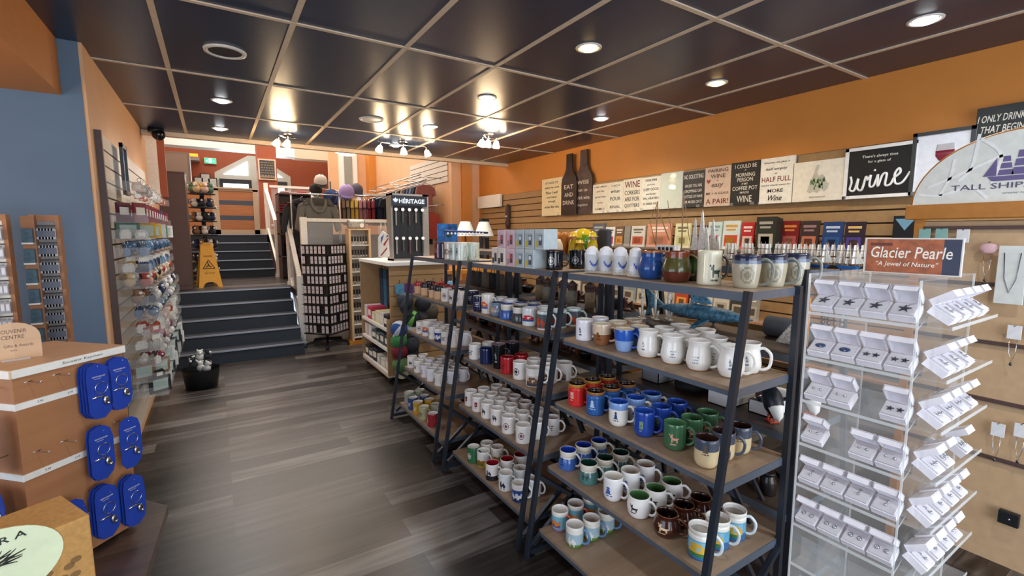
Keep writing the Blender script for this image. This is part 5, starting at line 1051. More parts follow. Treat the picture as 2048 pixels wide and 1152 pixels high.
# low dark table under the stand
t = thing('display_table', 'low dark stained table carrying the keychain stand and gemstone box', 'table', (0, 0, 0))
poly = [(-.244, 2.446), (-.33, 1.0), (-1.9, 1.0), (-1.9, 2.9), (-.62, 2.9)]
MB().prism(poly, .36, .398, 0, 'xy').build('table_top', M_darktable, t)
for x, y in ((-.42, 1.1), (-.45, 2.35), (-1.8, 1.1), (-1.8, 2.8)): MB().b2(x-.03, x+.03, y-.03, y+.03, 0, .36).build('leg', M_brown, t)
# craft box with oval tree sign
p = at(120, 1060, y=1.28); gx, gy, gz = p.x, 1.30, .3985
t = thing('gemstone_box', 'kraft gemstone display box with an oval cream tree of life label', 'box', (gx, gy, gz), math.radians(28))
zt_ = at(180, 1010, y=1.32).z-gz-.022; w2 = .125
MB().b2(-.22, .0+.045, 0, .16, 0, zt_).build('carton', mat('kraft_card', 'b08448', .7, scale=90, vary=.15), t, bevel=.003)
b = MB(); rr = random.Random(4)
for k in range(26):
    x, z = rr.uniform(-.2, .03), rr.uniform(.05, zt_-.02); b.add([(x+.01*math.cos(a), -.0008, z+.007*math.sin(a)) for a in [i*math.pi/4 for i in range(8)]], [tuple(range(8))])
b.build('printed_stones', mat('brown_print', '7a5a30', .7), t, fix=False)
ov = MB(); oc = (-.125, -.004, zt_-.035); ov.prism([(oc[0]+.122*math.cos(a), oc[2]+.083*math.sin(a)) for a in [i*math.pi/20 for i in range(40)]], -.005, -.002); o = ov.build('oval_label', mat('pale_green_label', 'd2dcb8', .5), t)
b = MB(); put_text(b, 'C H A K R A', (oc[0], -.006, oc[2]+.055), .14, .014, EXF, EYR, 0, 0, .01); put_text(b, 'Gemstones', (oc[0]+.005, -.006, oc[2]-.055), .12, .015, EXF, EYR, 0, .1, .01); b.build('lettering', M_ink, o, fix=False)
b = MB(); b.tube([(oc[0], -.006, oc[2]-.022), (oc[0]+.002, -.006, oc[2]), (oc[0]-.002, -.006, oc[2]+.015)], [.008, .005, .004], n=5)
for a, l in ((20, .07), (40, .06), (60, .05), (85, .04), (110, .05), (135, .055), (160, .07), (5, .06), (175, .055)):
    r = math.radians(a); q = Vector((oc[0]+.0, -.006, oc[2]+.006)); m_ = q+Vector((math.cos(r)*l*.5, 0, math.sin(r)*l*.35)); e = q+Vector((math.cos(r)*l, 0, math.sin(r)*l*.62)); b.tube([q, m_, e], [.003, .002, .0008], n=4)
    for s in (-25, 25): r2 = math.radians(a+s); b.tube([m_, m_+Vector((math.cos(r2)*l*.4, 0, math.sin(r2)*l*.3))], [.0015, .0006], n=4)
b.prism([(oc[0]+.02, oc[2]-.03), (oc[0]+.05, oc[2]-.03), (oc[0]+.033, oc[2]-.018)], -.0065, -.0055); b.build('tree_drawing', M_ink, o, fix=False)
# ------------------------------------------------------------------ counter and keychain tower by the blue wall
t = thing('counter', 'dark topped counter along the blue wall behind the keychain stand', 'counter', (0, 0, 0))
MB().b2(-2.6, -.66, 3.1, 3.735, .86, .9).build('counter_top', M_darktable, t, bevel=.004); MB().b2(-2.55, -.72, 3.25, 3.73, 0, .86).build('base', mat('slate_panel', '3f5468', .5), t)
def rackface(name, lab, yy, u0, u1, v0, v1, cols, rows, col, bg, side=False):
    a_ = at(u0, v0, y=yy); c_ = at(u1, v1, y=yy); zb = .9005
    t = thing(name, lab, 'display stand', (a_.x, yy, zb)); W_ = c_.x-a_.x; H_ = a_.z-zb
    MB().b2(0, W_, .0, .04, 0, H_).build('back_board', bg, t)
    b = MB(); b.b2(-.02, 0, -.04, .05, 0, H_); b.b2(W_, W_+.015, -.01, .05, 0, H_); b.b2(0, W_, -.01, .05, H_-.03, H_); b.build('frame', M_brownveneer, t)
    tags = []
    for r in range(rows):
        z = H_-.05-(r+.5)*(H_-.08)/rows
        MB().b2(0, W_, -.02, 0, z+.037, z+.041).build('rail', M_blackp, t)
    me = MB(); me.b2(-.009, .009, -.004, .004, -.03, .024, 0); me.b2(-.006, .006, -.005, -.004, -.018, .014, 1); me.tube([(0, 0, .024), (.004, 0, .034), (-.004, 0, .034), (0, 0, .024)], .0014, n=5); me = me.mesh('tag', [mat('silver_tag', 'a8adb4', .3, .4), mat('tag_'+col, col, .4)])
    for r in range(rows):
        z = H_-.05-(r+.5)*(H_-.08)/rows
        for c in range(cols): 
            k = thing('keychain', f"{lab.split(' ')[0]} keychain tag, {ordn(r)} row, {ordn(c)} from left, {'left' if side else 'right'} hand rack by the blue wall", 'keychain', (a_.x+(c+.5)*W_/cols, yy-.026, zb+z), 0, 'keychain tags on the racks'); inst('tag', me, k)
rackface('keychain_rack', 'grey metal keychain rack with brown frame standing before the blue wall', 3.35, 72, 132, 430, 640, 6, 8, '5a6474', mat('grey_board', '8f8a88', .6))
rackface('keychain_rack', 'bright keychain rack at the left edge of the view', 3.2, -40, 30, 428, 650, 4, 8, 'd8dce4', M_strip, True)

a_ = at(36, 432, y=3.28); t = thing('keychain_rack', 'narrow rack of blue boxed keychains between the two tag racks', 'display stand', (a_.x, 3.3, .9005)); W_ = at(64, 432, y=3.28).x-a_.x; H_ = a_.z-.9
MB().b2(0, W_, 0, .04, 0, H_).build('back_board', M_brownveneer, t)
for r in range(7):
    z = .03+r*(H_-.06)/7; k = thing('boxed_keychain', f'teal blue boxed keychain stack, {ordn(6-r)} from the top in the narrow rack', 'keychain', (a_.x+W_/2, 3.285, .9005+z), 0, 'blue boxed keychains')
    MB().b2(-W_*.4, W_*.4, -.012, .012, 0, .07).build('box', mat('teal_box', '3f6070', .4, vary=.3, scale=60), k); MB().b2(-W_*.42, W_*.42, -.02, .012, -.008, 0).build('lip', M_strip, k)
# ================================================================== LEFT SLATWALL BINS
SV = {}
def souvenir(kind, col):
    if (kind, col) in SV: return SV[(kind, col)]
    m = mat('souvenir_'+col, col, .4, vary=.3, scale=120); out = []
    if kind == 'globe': out = [('globe', MB().ball((0, 0, .055), .036, 0, 14).mesh('globe', mat('globe_'+col, col, .08, vary=.4, scale=60))), ('base', MB().lathe([(.034, 0), (.036, .01), (.026, .024)], 16, capb=True, capt=True).mesh('base', M_brown))]
    elif kind == 'plush': b = MB().ball((0, 0, .03), .03, 0, 10); b.ball((.006, 0, .068), .021, 0, 10); b.ball((0, .016, .085), .008, 0, 6); b.ball((0, -.016, .085), .008, 0, 6); out = [('body', b.mesh('body', mat('plush_'+col, col, .95, vary=.2, scale=200))), ('muzzle', MB().ball((.026, 0, .064), .01, 0, 8).mesh('muzzle', M_white))]
    elif kind == 'book': out = [('cover', MB().b2(-.008, .008, -.05, .05, 0, .13).mesh('cover', m)), ('label', MB().b2(.008, .0088, -.035, .035, .05, .1).mesh('label', M_offw))]
    elif kind == 'charm': b = MB(); b.tube([(.0, .011*math.cos(a), .075+.011*math.sin(a)) for a in [i*math.pi/6 for i in range(12)]], .0018, n=5, closed=True); b.tube([(0, 0, .064), (0, 0, .05)], .002, n=5); out = [('ring', b.mesh('ring', M_sil2)), ('charm', MB().prism([(-.018, .006), (.0, -.002), (.018, .01), (.016, .04), (-.004, .052), (-.02, .036)], -.005, .005, 0, 'yz').mesh('charm', m))]
    elif kind == 'frame': out = [('frame', MB().b2(-.006, .006, -.06, .06, 0, .1).mesh('frame', m)), ('picture', MB().b2(.006, .0075, -.042, .042, .018, .082).mesh('picture', mat('pale_teal_print', 'a8bcb4', .5)))]
    elif kind == 'bundle': b = MB(); [b.tube([(0, -.02+.01*k, .06), (.004, -.022+.011*k, .03), (0, -.02+.01*k, 0)], .005, n=6) for k in range(5)]; out = [('strings', b.mesh('strings', m)), ('card', MB().b2(-.003, .003, -.026, .026, .055, .085).mesh('card', M_strip))]
    elif kind == 'shell': out = [('shell', MB().lathe([(.0, 0), (.02, .012), (.03, .03), (.022, .05), (.0, .062)], 9).mesh('shell', m)), ('pearl', MB().ball((.026, 0, .034), .007, 0, 7).mesh('pearl', M_white))]
    else: out = [('magnet', MB().prism([(-.03, .0), (.03, .0), (.036, .03), (.02, .055), (-.022, .05), (-.034, .028)], -.004, .004, 0, 'yz').mesh('magnet', m)), ('picture', MB().b2(.004, .0052, -.018, .018, .014, .036).mesh('picture', M_offw))]
    SV[(kind, col)] = out; return out
NM = dict(globe=('snow_globe', 'snow globe', 'snow globe'), plush=('plush_toy', 'plush toy', 'toy'), book=('notebook', 'booklet', 'notebook'), charm=('keychain', 'charm keychain', 'keychain'), frame=('framed_picture', 'small framed picture', 'picture'), bundle=('bracelet_bundle', 'bracelet bundle', 'bracelet'), shell=('shell_ornament', 'shell ornament', 'ornament'), magnet=('fridge_magnet', 'fridge magnet', 'magnet'))
CN = {'7a2038': 'maroon', '5a1c34': 'wine red', '2a3a5a': 'navy', '4a6a8c': 'blue', '6f93b4': 'light blue', 'd8d8d4': 'white', 'b8b4ac': 'grey', '8a6a54': 'brown', 'c8a03c': 'yellow', 'a84a3c': 'red', '2a2c30': 'black', 'd8b8a8': 'pink', '5a7a6c': 'green', 'cdb48c': 'tan', '8a3a5c': 'plum'}
rows = [(382, ['magnet', 'charm'], ['d8d8d4', 'b8b4ac', 'a84a3c', 'd8b8a8']), (444, ['book'], ['7a2038', '5a1c34', '7a2038', '2a3a5a', '7a2038', '5a1c34', '7a2038', '8a3a5c']), (478, ['magnet', 'magnet', 'frame'], ['b8b4ac', 'c8a03c', 'd8d8d4', '5a7a6c']), (516, ['charm', 'charm', 'globe'], ['4a6a8c', '4a6a8c', '6f93b4', '6f93b4']),
        (552, ['bundle', 'magnet'], ['6f93b4', 'd8d8d4', 'c8a03c', '2a3a5a']), (588, ['plush', 'plush', 'globe'], ['2a2c30', 'd8d8d4', 'cdb48c', '4a6a8c', 'a84a3c']), (628, ['charm', 'plush', 'shell'], ['d8d8d4', 'b8b4ac', '2a3a5a', '8a6a54']), (664, ['shell', 'charm'], ['2a3a5a', 'd8d8d4', '5a7a6c', '4a6a8c']),
        (705, ['magnet', 'charm', 'magnet'], ['b8b4ac', 'd8d8d4', 'd8b8a8', 'a84a3c']), (750, ['bundle', 'magnet', 'charm'], ['d8d8d4', '8a3a5c', 'b8b4ac', 'd8b8a8']), (795, ['charm', 'shell'], ['7a2038', 'd8d8d4', '2a2c30', 'b8b4ac']), (840, ['magnet', 'frame', 'charm'], ['2a2c30', 'd8d8d4', '8a6a54', 'a84a3c']), (885, ['frame', 'shell'], ['d8d8d4', '2a2c30', 'b8b4ac'])]
rr = random.Random(11)
for ri, (v, kinds, cols) in enumerate(rows):
    z = at(272, v, x=-.42).z; y0, y1 = 3.96, 5.9
    t = thing('acrylic_shelf', f'clear acrylic souvenir bin on the left slatwall, {ordn(ri)} from the top', 'shelf', (0, 0, 0), 0, 'clear bins on the left wall')
    xf = -.365+(.03 if ri > 5 else 0)
    MB().b2(-.56, xf, y0, y1, z-.004, z).build('tray', M_acryl, t); MB().b2(xf, xf+.003, y0, y1, z-.004, z+(.035 if ri not in (1,) else .06)).build('front_lip', M_acryl, t)
    MB().b2(-.56, xf, y0-.003, y0, z-.004, z+.06).build('side_panel', M_acryl, t); MB().b2(-.56, xf, y1, y1+.003, z-.004, z+.06).build('side_panel', M_acryl, t)
    for dpt in range(2):
        n_ = 15 if kinds[0] != 'book' else 11
        for i in range(n_):
            if dpt == 1 and (kinds[0] in ('book',) and i % 2 or ri == 0 and i < 6): continue
            k = kinds[(i+dpt) % len(kinds)]; c = cols[rr.randrange(len(cols))]; nm, wd, cat = NM[k]
            y = y0+.08+i*(y1-y0-.14)/(n_-1); x = xf-.05-dpt*.085
            q = thing(nm, f"{CN[c]} {wd}, {ordn(i)} along, {'front' if dpt == 0 else 'back'} row, {ordn(ri)} bin down the left wall", cat, (x, y, z+.0005), math.radians(-50+rr.uniform(-14, 14)) if k != 'book' else math.radians(-35), 'souvenirs in the left wall bins')
            q.scale = (1.15,)*3 if k != 'book' else (1, 1, 1)
            for pn, me in souvenir(k, c): inst(pn, me, q)
p = at(252, 350, x=-.5); t = thing('tall_mirror', 'dark framed narrow mirror leaning on the upper left slatwall', 'mirror', (-.53, 4.45, at(255, 388, x=-.5).z), 0)
b = MB(); b.b2(0, .02, -.1, -.075, 0, .36); b.b2(0, .02, .075, .1, 0, .36); b.b2(0, .02, -.1, .1, 0, .03); b.b2(0, .02, -.1, .1, .33, .36); b.build('frame', mat('charcoal_frame', '2a2e34', .4), t); MB().b2(.0, .008, -.075, .075, .03, .33).build('glass', mat('mirror_glass', 'b8c4cc', .05, .9, vary=0), t)
t = thing('toy_basket', 'black wire basket heaped with black and white plush at the slatwall foot', 'basket', (-.2, 5.75, 0)); b = MB()
b.lathe([(.14, .0), (.17, .2)], 20, capb=True); b.lathe([(.165, .2), (.135, .01)], 20); b.build('basket', M_blackp, t)
for i in range(8):
    a = i*.8; q = thing('plush_toy', f"{'black' if i % 2 else 'white'} plush toy heaped in the wire basket, {ordn(i)} of the heap", 'toy', (-.2+.085*math.cos(a)*(.6+.4*(i % 2)), 5.75+.085*math.sin(a)*(.6+.4*(i % 2)), .15+.07*(i//3)), a, 'plush toys in the basket'); q.scale = (1.3,)*3
    for pn, me in souvenir('plush', '2a2c30' if i % 2 else 'd8d8d4'): inst(pn, me, q)

# ================================================================== LANDING AND UPPER HALL
ux = at(385, 575, z=.79).x
t = thing('tall_cabinet', 'tall dark brown panelled cabinet end standing on the landing', 'cabinet', (0, 0, 0))
MB().b2(-.61, -.3, 8.12, 8.6, .7905, 2.43).build('body', M_brown, t, bevel=.004); MB().b2(-.615, -.295, 8.115, 8.605, 2.43, 2.45).build('top', M_brown, t); MB().b2(-.6, -.31, 8.11, 8.12, .86, 2.38).build('panel', M_brown, t)
t = thing('stair_post', 'white square post at the left side of the stairs', 'post', (-.66, 6.95, 0)); MB().b2(-.03, .03, -.03, .03, 0, 1.9).build('shaft', M_white, t); MB().b2(-.04, .04, -.04, .04, 1.9, 1.94).build('cap', M_white, t)
struct('trim_14', MB().b2(-.62, -.5, 6.9, 6.98, 2.02, ZC+.4), M_white); struct('trim_15', MB().b2(-.5, -.43, 6.92, 6.98, 2.02, ZC+.4), M_red)
# plush tower against the upper flight
t = thing('toy_tower', 'tall black tiered stand on the landing crammed with plush toys', 'display stand', (-.13, 9.2, .7905))
MB().cyl((0, 0, .76), .03, 1.52).build('pole', M_blackp, t); MB().cyl((0, 0, .01), .2, .02).build('base', M_blackp, t)
for k in range(7): MB().cyl((0, 0, .12+.22*k), .19, .015, n=24).build('tier', M_blackp, t)
pc = ['cdb48c', 'd8b8a8', '5a7a6c', '2a3a5a', 'a84a3c', '6f93b4', '2a2c30', 'c8a03c']
for k in range(7):
    for i in range(7):
        a = i*2*math.pi/7+k*.4; c = ['cdb48c', '5a7a6c', 'cdb48c', 'd8b8a8', '5a7a6c', 'a84a3c', 'c8a03c'][i] if k > 5 else ['2a2c30', '2a3a5a', '8a6a54', 'd8d8d4'][(i+k) % 4]
        q = thing('plush_toy', f"{CN[c]} plush toy, {ordn(i)} around the {ordn(6-k)} tier of the black stand", 'toy', (-.13+.125*math.cos(a), 9.2+.125*math.sin(a), .7905+.128+.22*k), a, 'plush toys on the black stand'); q.scale = (1.9 if k == 6 else 1.6,)*3
        for pn, me in souvenir('plush', c): inst(pn, me, q)
# caution sign
p = at(422, 570, z=.79); t = thing('caution_sign', 'yellow folding wet floor caution sign standing on the landing', 'sign', (.0+p.x-.02, 8.5, .7905), math.radians(8))
yl = mat('caution_yellow', 'e0a428', .45); hh = at(410, 488, y=8.5).z-.79
for s_ in (-1, 1):
    nm = 'front_leaf' if s_ < 0 else 'back_leaf'; b = MB()
    def L3(x, z): return (x, s_*(.02+.16*(1-z/hh)), z)
    P_ = [(-.075, hh), (.075, hh), (.15, .03), (.155, 0), (.1, 0), (.07, .06), (.03, .08), (-.03, .08), (-.07, .06), (-.1, 0), (-.155, 0), (-.15, .03)]
    b.add([L3(x, z) for x, z in P_]+[(x, y-s_*.008, z) for x, y, z in [L3(x, z) for x, z in P_]], [tuple(range(12)), tuple(range(12, 24))[::-1]]+[(i, (i+1) % 12, (i+1) % 12+12, i+12) for i in range(12)]); lf = b.build(nm, yl, t)
    if s_ < 0:
        b = MB(); ey = Vector((0, -s_*-.16/hh, 1)).normalized(); ey = Vector((0, .16/hh, 1)).normalized()
        def onleaf(x, z): return Vector(L3(x, z))+Vector((0, -.003, 0))
        put_text(b, 'CAUTION', onleaf(0, hh*.72), .11, .02, EXF, ey, 0, 0, .02); put_text(b, 'WET FLOOR', onleaf(0, hh*.33), .13, .016, EXF, ey, 0, 0, .02)
        tri = [(0, .1), (-.075, -.03), (.075, -.03)]
        for a, c in ((0, 1), (1, 2), (2, 0)): b.tube([onleaf(tri[a][0], hh*.48+tri[a][1]), onleaf(tri[c][0], hh*.48+tri[c][1])], .005, n=5)
        b.tube([onleaf(-.01, hh*.48+.05), onleaf(.005, hh*.48+.01), onleaf(.03, hh*.48-.01)], .007, n=5); b.tube([onleaf(-.005, hh*.48+.02), onleaf(-.035, hh*.48-.01)], .006, n=5); b.ball(onleaf(-.012, hh*.48+.065), .01, 0, 8); b.build('warning_mark', M_ink, lf, fix=False)
MB().b2(-.05, .05, -.03, .03, hh-.01, hh+.02).build('hinge', yl, t)
# plank gate partition
gy_ = 11.7; gl, gr = -.1, .86; gz1 = at(460, 376, y=gy_).z
t = thing('wood_gate', 'half height beige gate with orange planks and dark blue stripes', 'gate', (0, 0, 0)); M_bge = mat('beige_frame', 'b09c84', .5)
b = MB(); mid0, mid1 = -.0, .13
for x0, x1 in ((gl-.75, gl-.68), (.0, .13), (gr-.1, gr)): b.b2(x0, x1, gy_, gy_+.06, 1.585, gz1-.02)
b.b2(gl-.75, gr, gy_, gy_+.06, 1.585, 1.68); b.b2(gl-.75, gr, gy_, gy_+.06, gz1-.06, gz1-.02); b.b2(gl-.75, gr+.01, gy_-.03, gy_+.09, gz1-.02, gz1+.01); b.build('frame', M_bge, t)
M_pl = planks('orange_gate_plank', [(.2, '8c5430'), (.95, 'b87c4c')], 3, 3, .5, 0); M_st = mat('slate_stripe', '3c4452', .5)
for nm, x0, x1 in (('panel', gl-.68, 0), ('panel', .13, gr-.1)):
    b = MB(); H_ = gz1-.06-1.68; z = 1.68
    for f_, m_ in ((.25, 0), (.12, 1), (.27, 0), (.12, 1), (.24, 0)): b.b2(x0, x1, gy_+.015, gy_+.045, z, z+f_*H_, m_); z += f_*H_
    b.build(nm, [M_pl, M_st], t)
b = MB(); b.b2(.04, .09, gy_-.012, gy_, 2.12, 2.14); b.tube([(.035, gy_-.03, 2.15), (.1, gy_-.03, 2.15)], .008); b.build('latch', M_chrome, t)
for i, (u, v) in enumerate(((398, 364), (411, 357), (425, 366))):
    p = at(u, v, y=14.97); q = thing('framed_certificate', f"small dark framed certificate on the red wall, {['left', 'middle and highest', 'right'][i]} of three", 'picture', (p.x, 14.97, p.z), 0, 'certificates'); MB().b2(-.11, .11, -.01, .02, -.13, .13).build('frame', M_blackp, q); MB().b2(-.09, .09, -.013, -.01, -.11, .11).build('paper', mat('certificate_paper', 'c8ccc8', .6), q)
p0 = at(515, 317, y=11.78); p1 = at(553, 361, y=11.78); q = thing('framed_board', 'square cream framed dark board with rows of writing on the red column', 'picture', (0, 0, 0))
MB().b2(p0.x, p1.x, 11.75, 11.79, p1.z, p0.z).build('frame', M_cream, q); b = MB(); b.b2(p0.x+.03, p1.x-.03, 11.745, 11.75, p1.z+.03, p0.z-.03); b.build('board', mat('slate_board', '3a3c40', .6), q)
b = MB(); rr = random.Random(2)
for k in range(7):
    z = p0.z-.08-k*.055; x = p0.x+.05
    while x < p1.x-.06: w_ = rr.uniform(.02, .06); b.b2(x, min(x+w_, p1.x-.05), 11.742, 11.745, z-.01, z+.01); x += w_+.015
b.b2(p0.x+.03, p1.x-.03, 11.742, 11.745, p1.z+.03, p1.z+.08); b.build('writing', mat('tan_writing', '8a7a64', .6), q)
t = thing('hall_furniture', 'grey brown cupboard against the left wall of the upper hall', 'cupboard', (0, 0, 0)); MB().b2(-.9, -.35, 12.6, 13.2, 1.5805, 3.35).build('body', mat('grey_brown_board', '6a5a50', .5), t); MB().b2(-.86, -.39, 12.57, 12.6, 1.7, 3.3).build('door', mat('grey_brown_board2', '75655a', .5), t)
t = thing('heater_light', 'long glowing orange strip heater high on the left wall of the hall', 'heater', (0, 0, 0)); MB().b2(-.95, -.2, 14.5, 14.995, 3.44, 3.52).build('housing', mat('grey_housing', '8f8a84', .5), t); MB().b2(-.85, -.22, 14.49, 14.5, 3.53, 3.6).build('glowing_bar', mat('orange_glow', 'ff7a20', .4, emit=2.5), t)

# ================================================================== CLOTHING AREA
def garment_mesh(kind='hoodie', col='5f605c', w_=.5, h=.66, th=.06):
    P_ = [(-.17, 0), (-.5, -.1), (-.62, -.62), (-.48, -.68), (-.36, -.3), (-.36, -1), (.36, -1), (.36, -.3), (.48, -.68), (.62, -.62), (.5, -.1), (.17, 0)] if kind == 'hoodie' else [(-.17, 0), (-.5, -.08), (-.6, -.35), (-.42, -.4), (-.37, -.3), (-.37, -1), (.37, -1), (.37, -.3), (.42, -.4), (.6, -.35), (.5, -.08), (.17, 0)]
    return MB().prism([(a*w_, c*h) for a, c in P_], -th/2, th/2)
def garment(loc, rz, col, lab, kind='hoodie', w_=.5, h=.66, th=.07, name='hoodie', group=None, hood=True):
    t = thing(name, lab, name.replace('_', ' '), loc, rz, group); m = mat('fabric_'+col, col, .92, vary=.1, scale=40, bump=.2)
    garment_mesh(kind, col, w_, h, th).build('body', m, t, bevel=th*.3)
    b = MB(); b.tube([(-.2, 0, -.02), (0, 0, .03), (.2, 0, -.02)], .006); b.tube([(0, 0, .03), (0, 0, .07), (.02, 0, .085), (.03, 0, .07)], .003); b.build('hanger', M_chrome, t)
    if hood and kind == 'hoodie':
        b = MB(); b.tube([(-.11, -.03, .0), (-.1, -.05, -.08), (-.05, -.06, -.16), (0, -.06, -.18), (.05, -.06, -.16), (.1, -.05, -.08), (.11, -.03, .0), (0, .03, .04)], .03, n=8, closed=True); b.build('hood', m, t)
        MB().prism([(-.14, -.42), (.14, -.42), (.19, -.58), (-.19, -.58)], -th/2-.012, -th/2+.005).build('pocket', m, t, bevel=.005)
        b = MB(); b.b2(-w_*.36-.004, w_*.36+.004, -th/2-.006, th/2+.006, -h-.02, -h+.03); b.build('hem', m, t, bevel=.005)
    return t
garment((1.37, 7.75, 2.1), math.radians(8), '6a6b66', 'large grey hoodie hanging facing the shop behind the white railing', w_=.56, h=.72, th=.1)
garment((1.17, 7.98, 2.08), math.radians(-20), '35383f', 'dark charcoal hoodie half hidden behind the large grey one', w_=.5, h=.7, name='hoodie')
garment((1.3, 7.8, 1.45), 0, '26303e', 'dark navy trousers hanging under the grey hoodie', kind='shirt', w_=.4, h=.6, name='trousers')
t = thing('clothes_rail', 'chrome rail carrying the grey hoodies on the platform', 'rail', (0, 0, 0)); b = MB(); b.tube([(1.0, 7.9, 2.2), (1.75, 7.9, 2.2)], .012); b.tube([(1.02, 7.9, .8), (1.02, 7.9, 2.2)], .012); b.tube([(1.73, 7.9, .8), (1.73, 7.9, 2.2)], .012); b.build('bar', M_chrome, t)
# shelf of folded clothes behind
t = thing('shelf_unit', 'dark brown shelf unit with folded clothes beyond the stair rail', 'shelf unit', (0, 0, 0))
b = MB(); b.b2(.98, 1.0, 9.2, 9.6, .7905, 2.3); b.b2(1.5, 1.52, 9.2, 9.6, .7905, 2.3); b.b2(1.0, 1.5, 9.58, 9.6, .7905, 2.3); b.build('side', M_brown, t)
for z in (1.2, 1.6, 1.98, 2.3): MB().b2(.98, 1.52, 9.19, 9.6, z-.02, z).build('shelf', M_brown, t)
for i, (x, z, c, n_) in enumerate(((1.12, 2.3, 'c8a4ac', 1), (1.38, 2.3, 'b0282c', 1), (1.08, 1.98, '7a2834', 3), (1.25, 1.98, 'b07c34', 4), (1.42, 1.98, '8aa09a', 3), (1.1, 1.6, '5a5468', 5), (1.33, 1.6, '4a3c44', 4), (1.15, 1.2, '3a3c44', 5), (1.35, 1.2, '6a6470', 4))):
    for k in range(n_):
        cn = {'c8a4ac': 'pink', 'b0282c': 'red', '7a2834': 'maroon', 'b07c34': 'mustard', '8aa09a': 'pale teal', '5a5468': 'purple grey', '4a3c44': 'dark plum', '3a3c44': 'charcoal', '6a6470': 'grey'}[c]
        q = thing('folded_sweater', f'{cn} folded sweater, {ordn(k)} from the bottom of its pile on the brown shelf unit', 'sweater', (x, 9.36, z+.0005+.046*k), 0, 'folded sweaters'); MB().b2(-.085, .085, -.13, .13, 0, .044).build('fold', mat('fabric_'+c, c, .92, vary=.1, scale=40, bump=.2), q, bevel=.018)
# caps and hats on pegs
def cap(loc, rz, c1, c2, lab, tilt=0, s=1.0, grp='caps', c3=None):
    t = thing('baseball_cap', lab, 'cap', loc, rz, grp); t.rotation_euler = (0, abs(tilt), rz); t.scale = (s, s, s)
    b = MB(); b.lathe([(.09, 0), (.088, .04), (.07, .085), (.035, .11), (0, .115)], 20); 
    if c3: b.m = [1 if (i % 20) in (7, 8, 9, 10, 11, 12) or (i % 20) in (17, 18) else 0 for i in range(len(b.f))]
    b.build('crown', [mat('fabric_'+c1, c1, .9), mat('fabric_'+(c3 or c1), c3 or c1, .9)], t)
    b = MB(); P_ = [(.085*math.cos(a), .08*math.sin(a), .004) for a in [(-70+14*i)*math.pi/180 for i in range(11)]]+[(.07+.09*math.cos(a), .075*math.sin(a), -.012) for a in [(70-14*i)*math.pi/180 for i in range(11)]]
    b.add(P_, [tuple(range(22))]); o = b.build('brim', mat('fabric_'+c2, c2, .9), t); o.modifiers.new('t', 'SOLIDIFY').thickness = .004
    MB().ball((0, 0, .116), .008, 0, 8).build('button', mat('fabric_'+c2, c2, .9), t)
cap((1.8, 8.95, 2.22), math.radians(-60), '3a5490', 'e0e0e0', 'blue cap with white front hanging above the railing', -1.0, 1.6, c3='26304c'); cap((1.76, 8.9, 1.98), math.radians(-70), 'd8b0b0', 'b8868c', 'pink cap hanging below the blue cap', -1.2, 1.3)
cap((2.1, 9.0, 2.32), math.radians(-100), 'a490c4', '7a6a98', 'lilac cap on the upper peg right of the blue cap', -.3, 1.5); cap((2.06, 9.05, 2.22), math.radians(-100), 'b8a4d0', '9a84b8', 'lilac cap just under the other lilac cap', -.3, 1.4); cap((2.32, 9.2, 2.38), math.radians(-80), '585462', '3a3844', 'grey patterned cap right of the lilac caps', -.4, 1.4)
cap((1.62, 8.8, 2.48), math.radians(-90), 'd8d4cc', '2a2624', 'white cap on top of the peg stand above the hoodie', -.5, 1.2); cap((1.56, 8.95, 2.34), math.radians(-90), '2c2826', '4a4038', 'black cap below the white one on the peg stand', -.5, 1.2)
t = thing('peg_stand', 'tall thin grey stand carrying the caps', 'stand', (1.85, 9.15, .7905)); b = MB(); b.tube([(0, 0, 0), (0, 0, 1.75)], .015); b.build('pole', M_blackp, t); b = MB(); b.tube([(-.25, -.12, 1.3), (.5, .05, 1.5)], .006); b.tube([(-.25, -.12, 1.6), (.5, .05, 1.58)], .006); b.build('arm', M_chrome, t); MB().cyl((0, 0, .01), .16, .02).build('base', M_blackp, t)
cols_ = [('7c6a5c', 'taupe'), ('756456', 'brown'), ('8c7c6c', 'light brown'), ('c8a444', 'yellow'), ('cfb05a', 'pale yellow'), ('a8747c', 'dusty pink'), ('9a6a70', 'rose'), ('7a2c38', 'maroon'), ('84303c', 'crimson')]
for i, (c, n_) in enumerate(cols_): garment((1.98+.075*i, 9.0, 2.22), math.radians(72), c, f'{n_} shirt seen edge on, {ordn(i)} from left on the back rail', kind='shirt', w_=.4, h=.44+.03*(i % 2), th=.055, name='shirt', group='shirts on the back rail')
for i in range(3): garment((2.72+.1*i, 9.1-.1*i, 2.27), math.radians(10), ['1c2436', '202a3c', '1a2030'][i], f'wide dark navy sweater on the back rail, {ordn(i)} from the left', kind='shirt', w_=.5, h=.52, th=.06, name='sweater', group='navy sweaters')
t = thing('clothes_rail', 'white long rail and shelf above the shirts at the back', 'rail', (0, 0, 0)); b = MB(); b.tube([(1.9, 9.0, 2.3), (3.1, 9.0, 2.3)], .012); b.tube([(3.08, 9.0, .8), (3.08, 9.0, 2.3)], .012); b.tube([(1.95, 9.0, .8), (1.95, 9.0, 2.3)], .012); b.build('bar', M_chrome, t); MB().b2(2.4, 3.2, 9.3, 9.7, 2.34, 2.37).build('shelf', M_white, t); MB().b2(2.45, 2.48, 9.35, 9.65, .7905, 2.34).build('support', M_white, t)
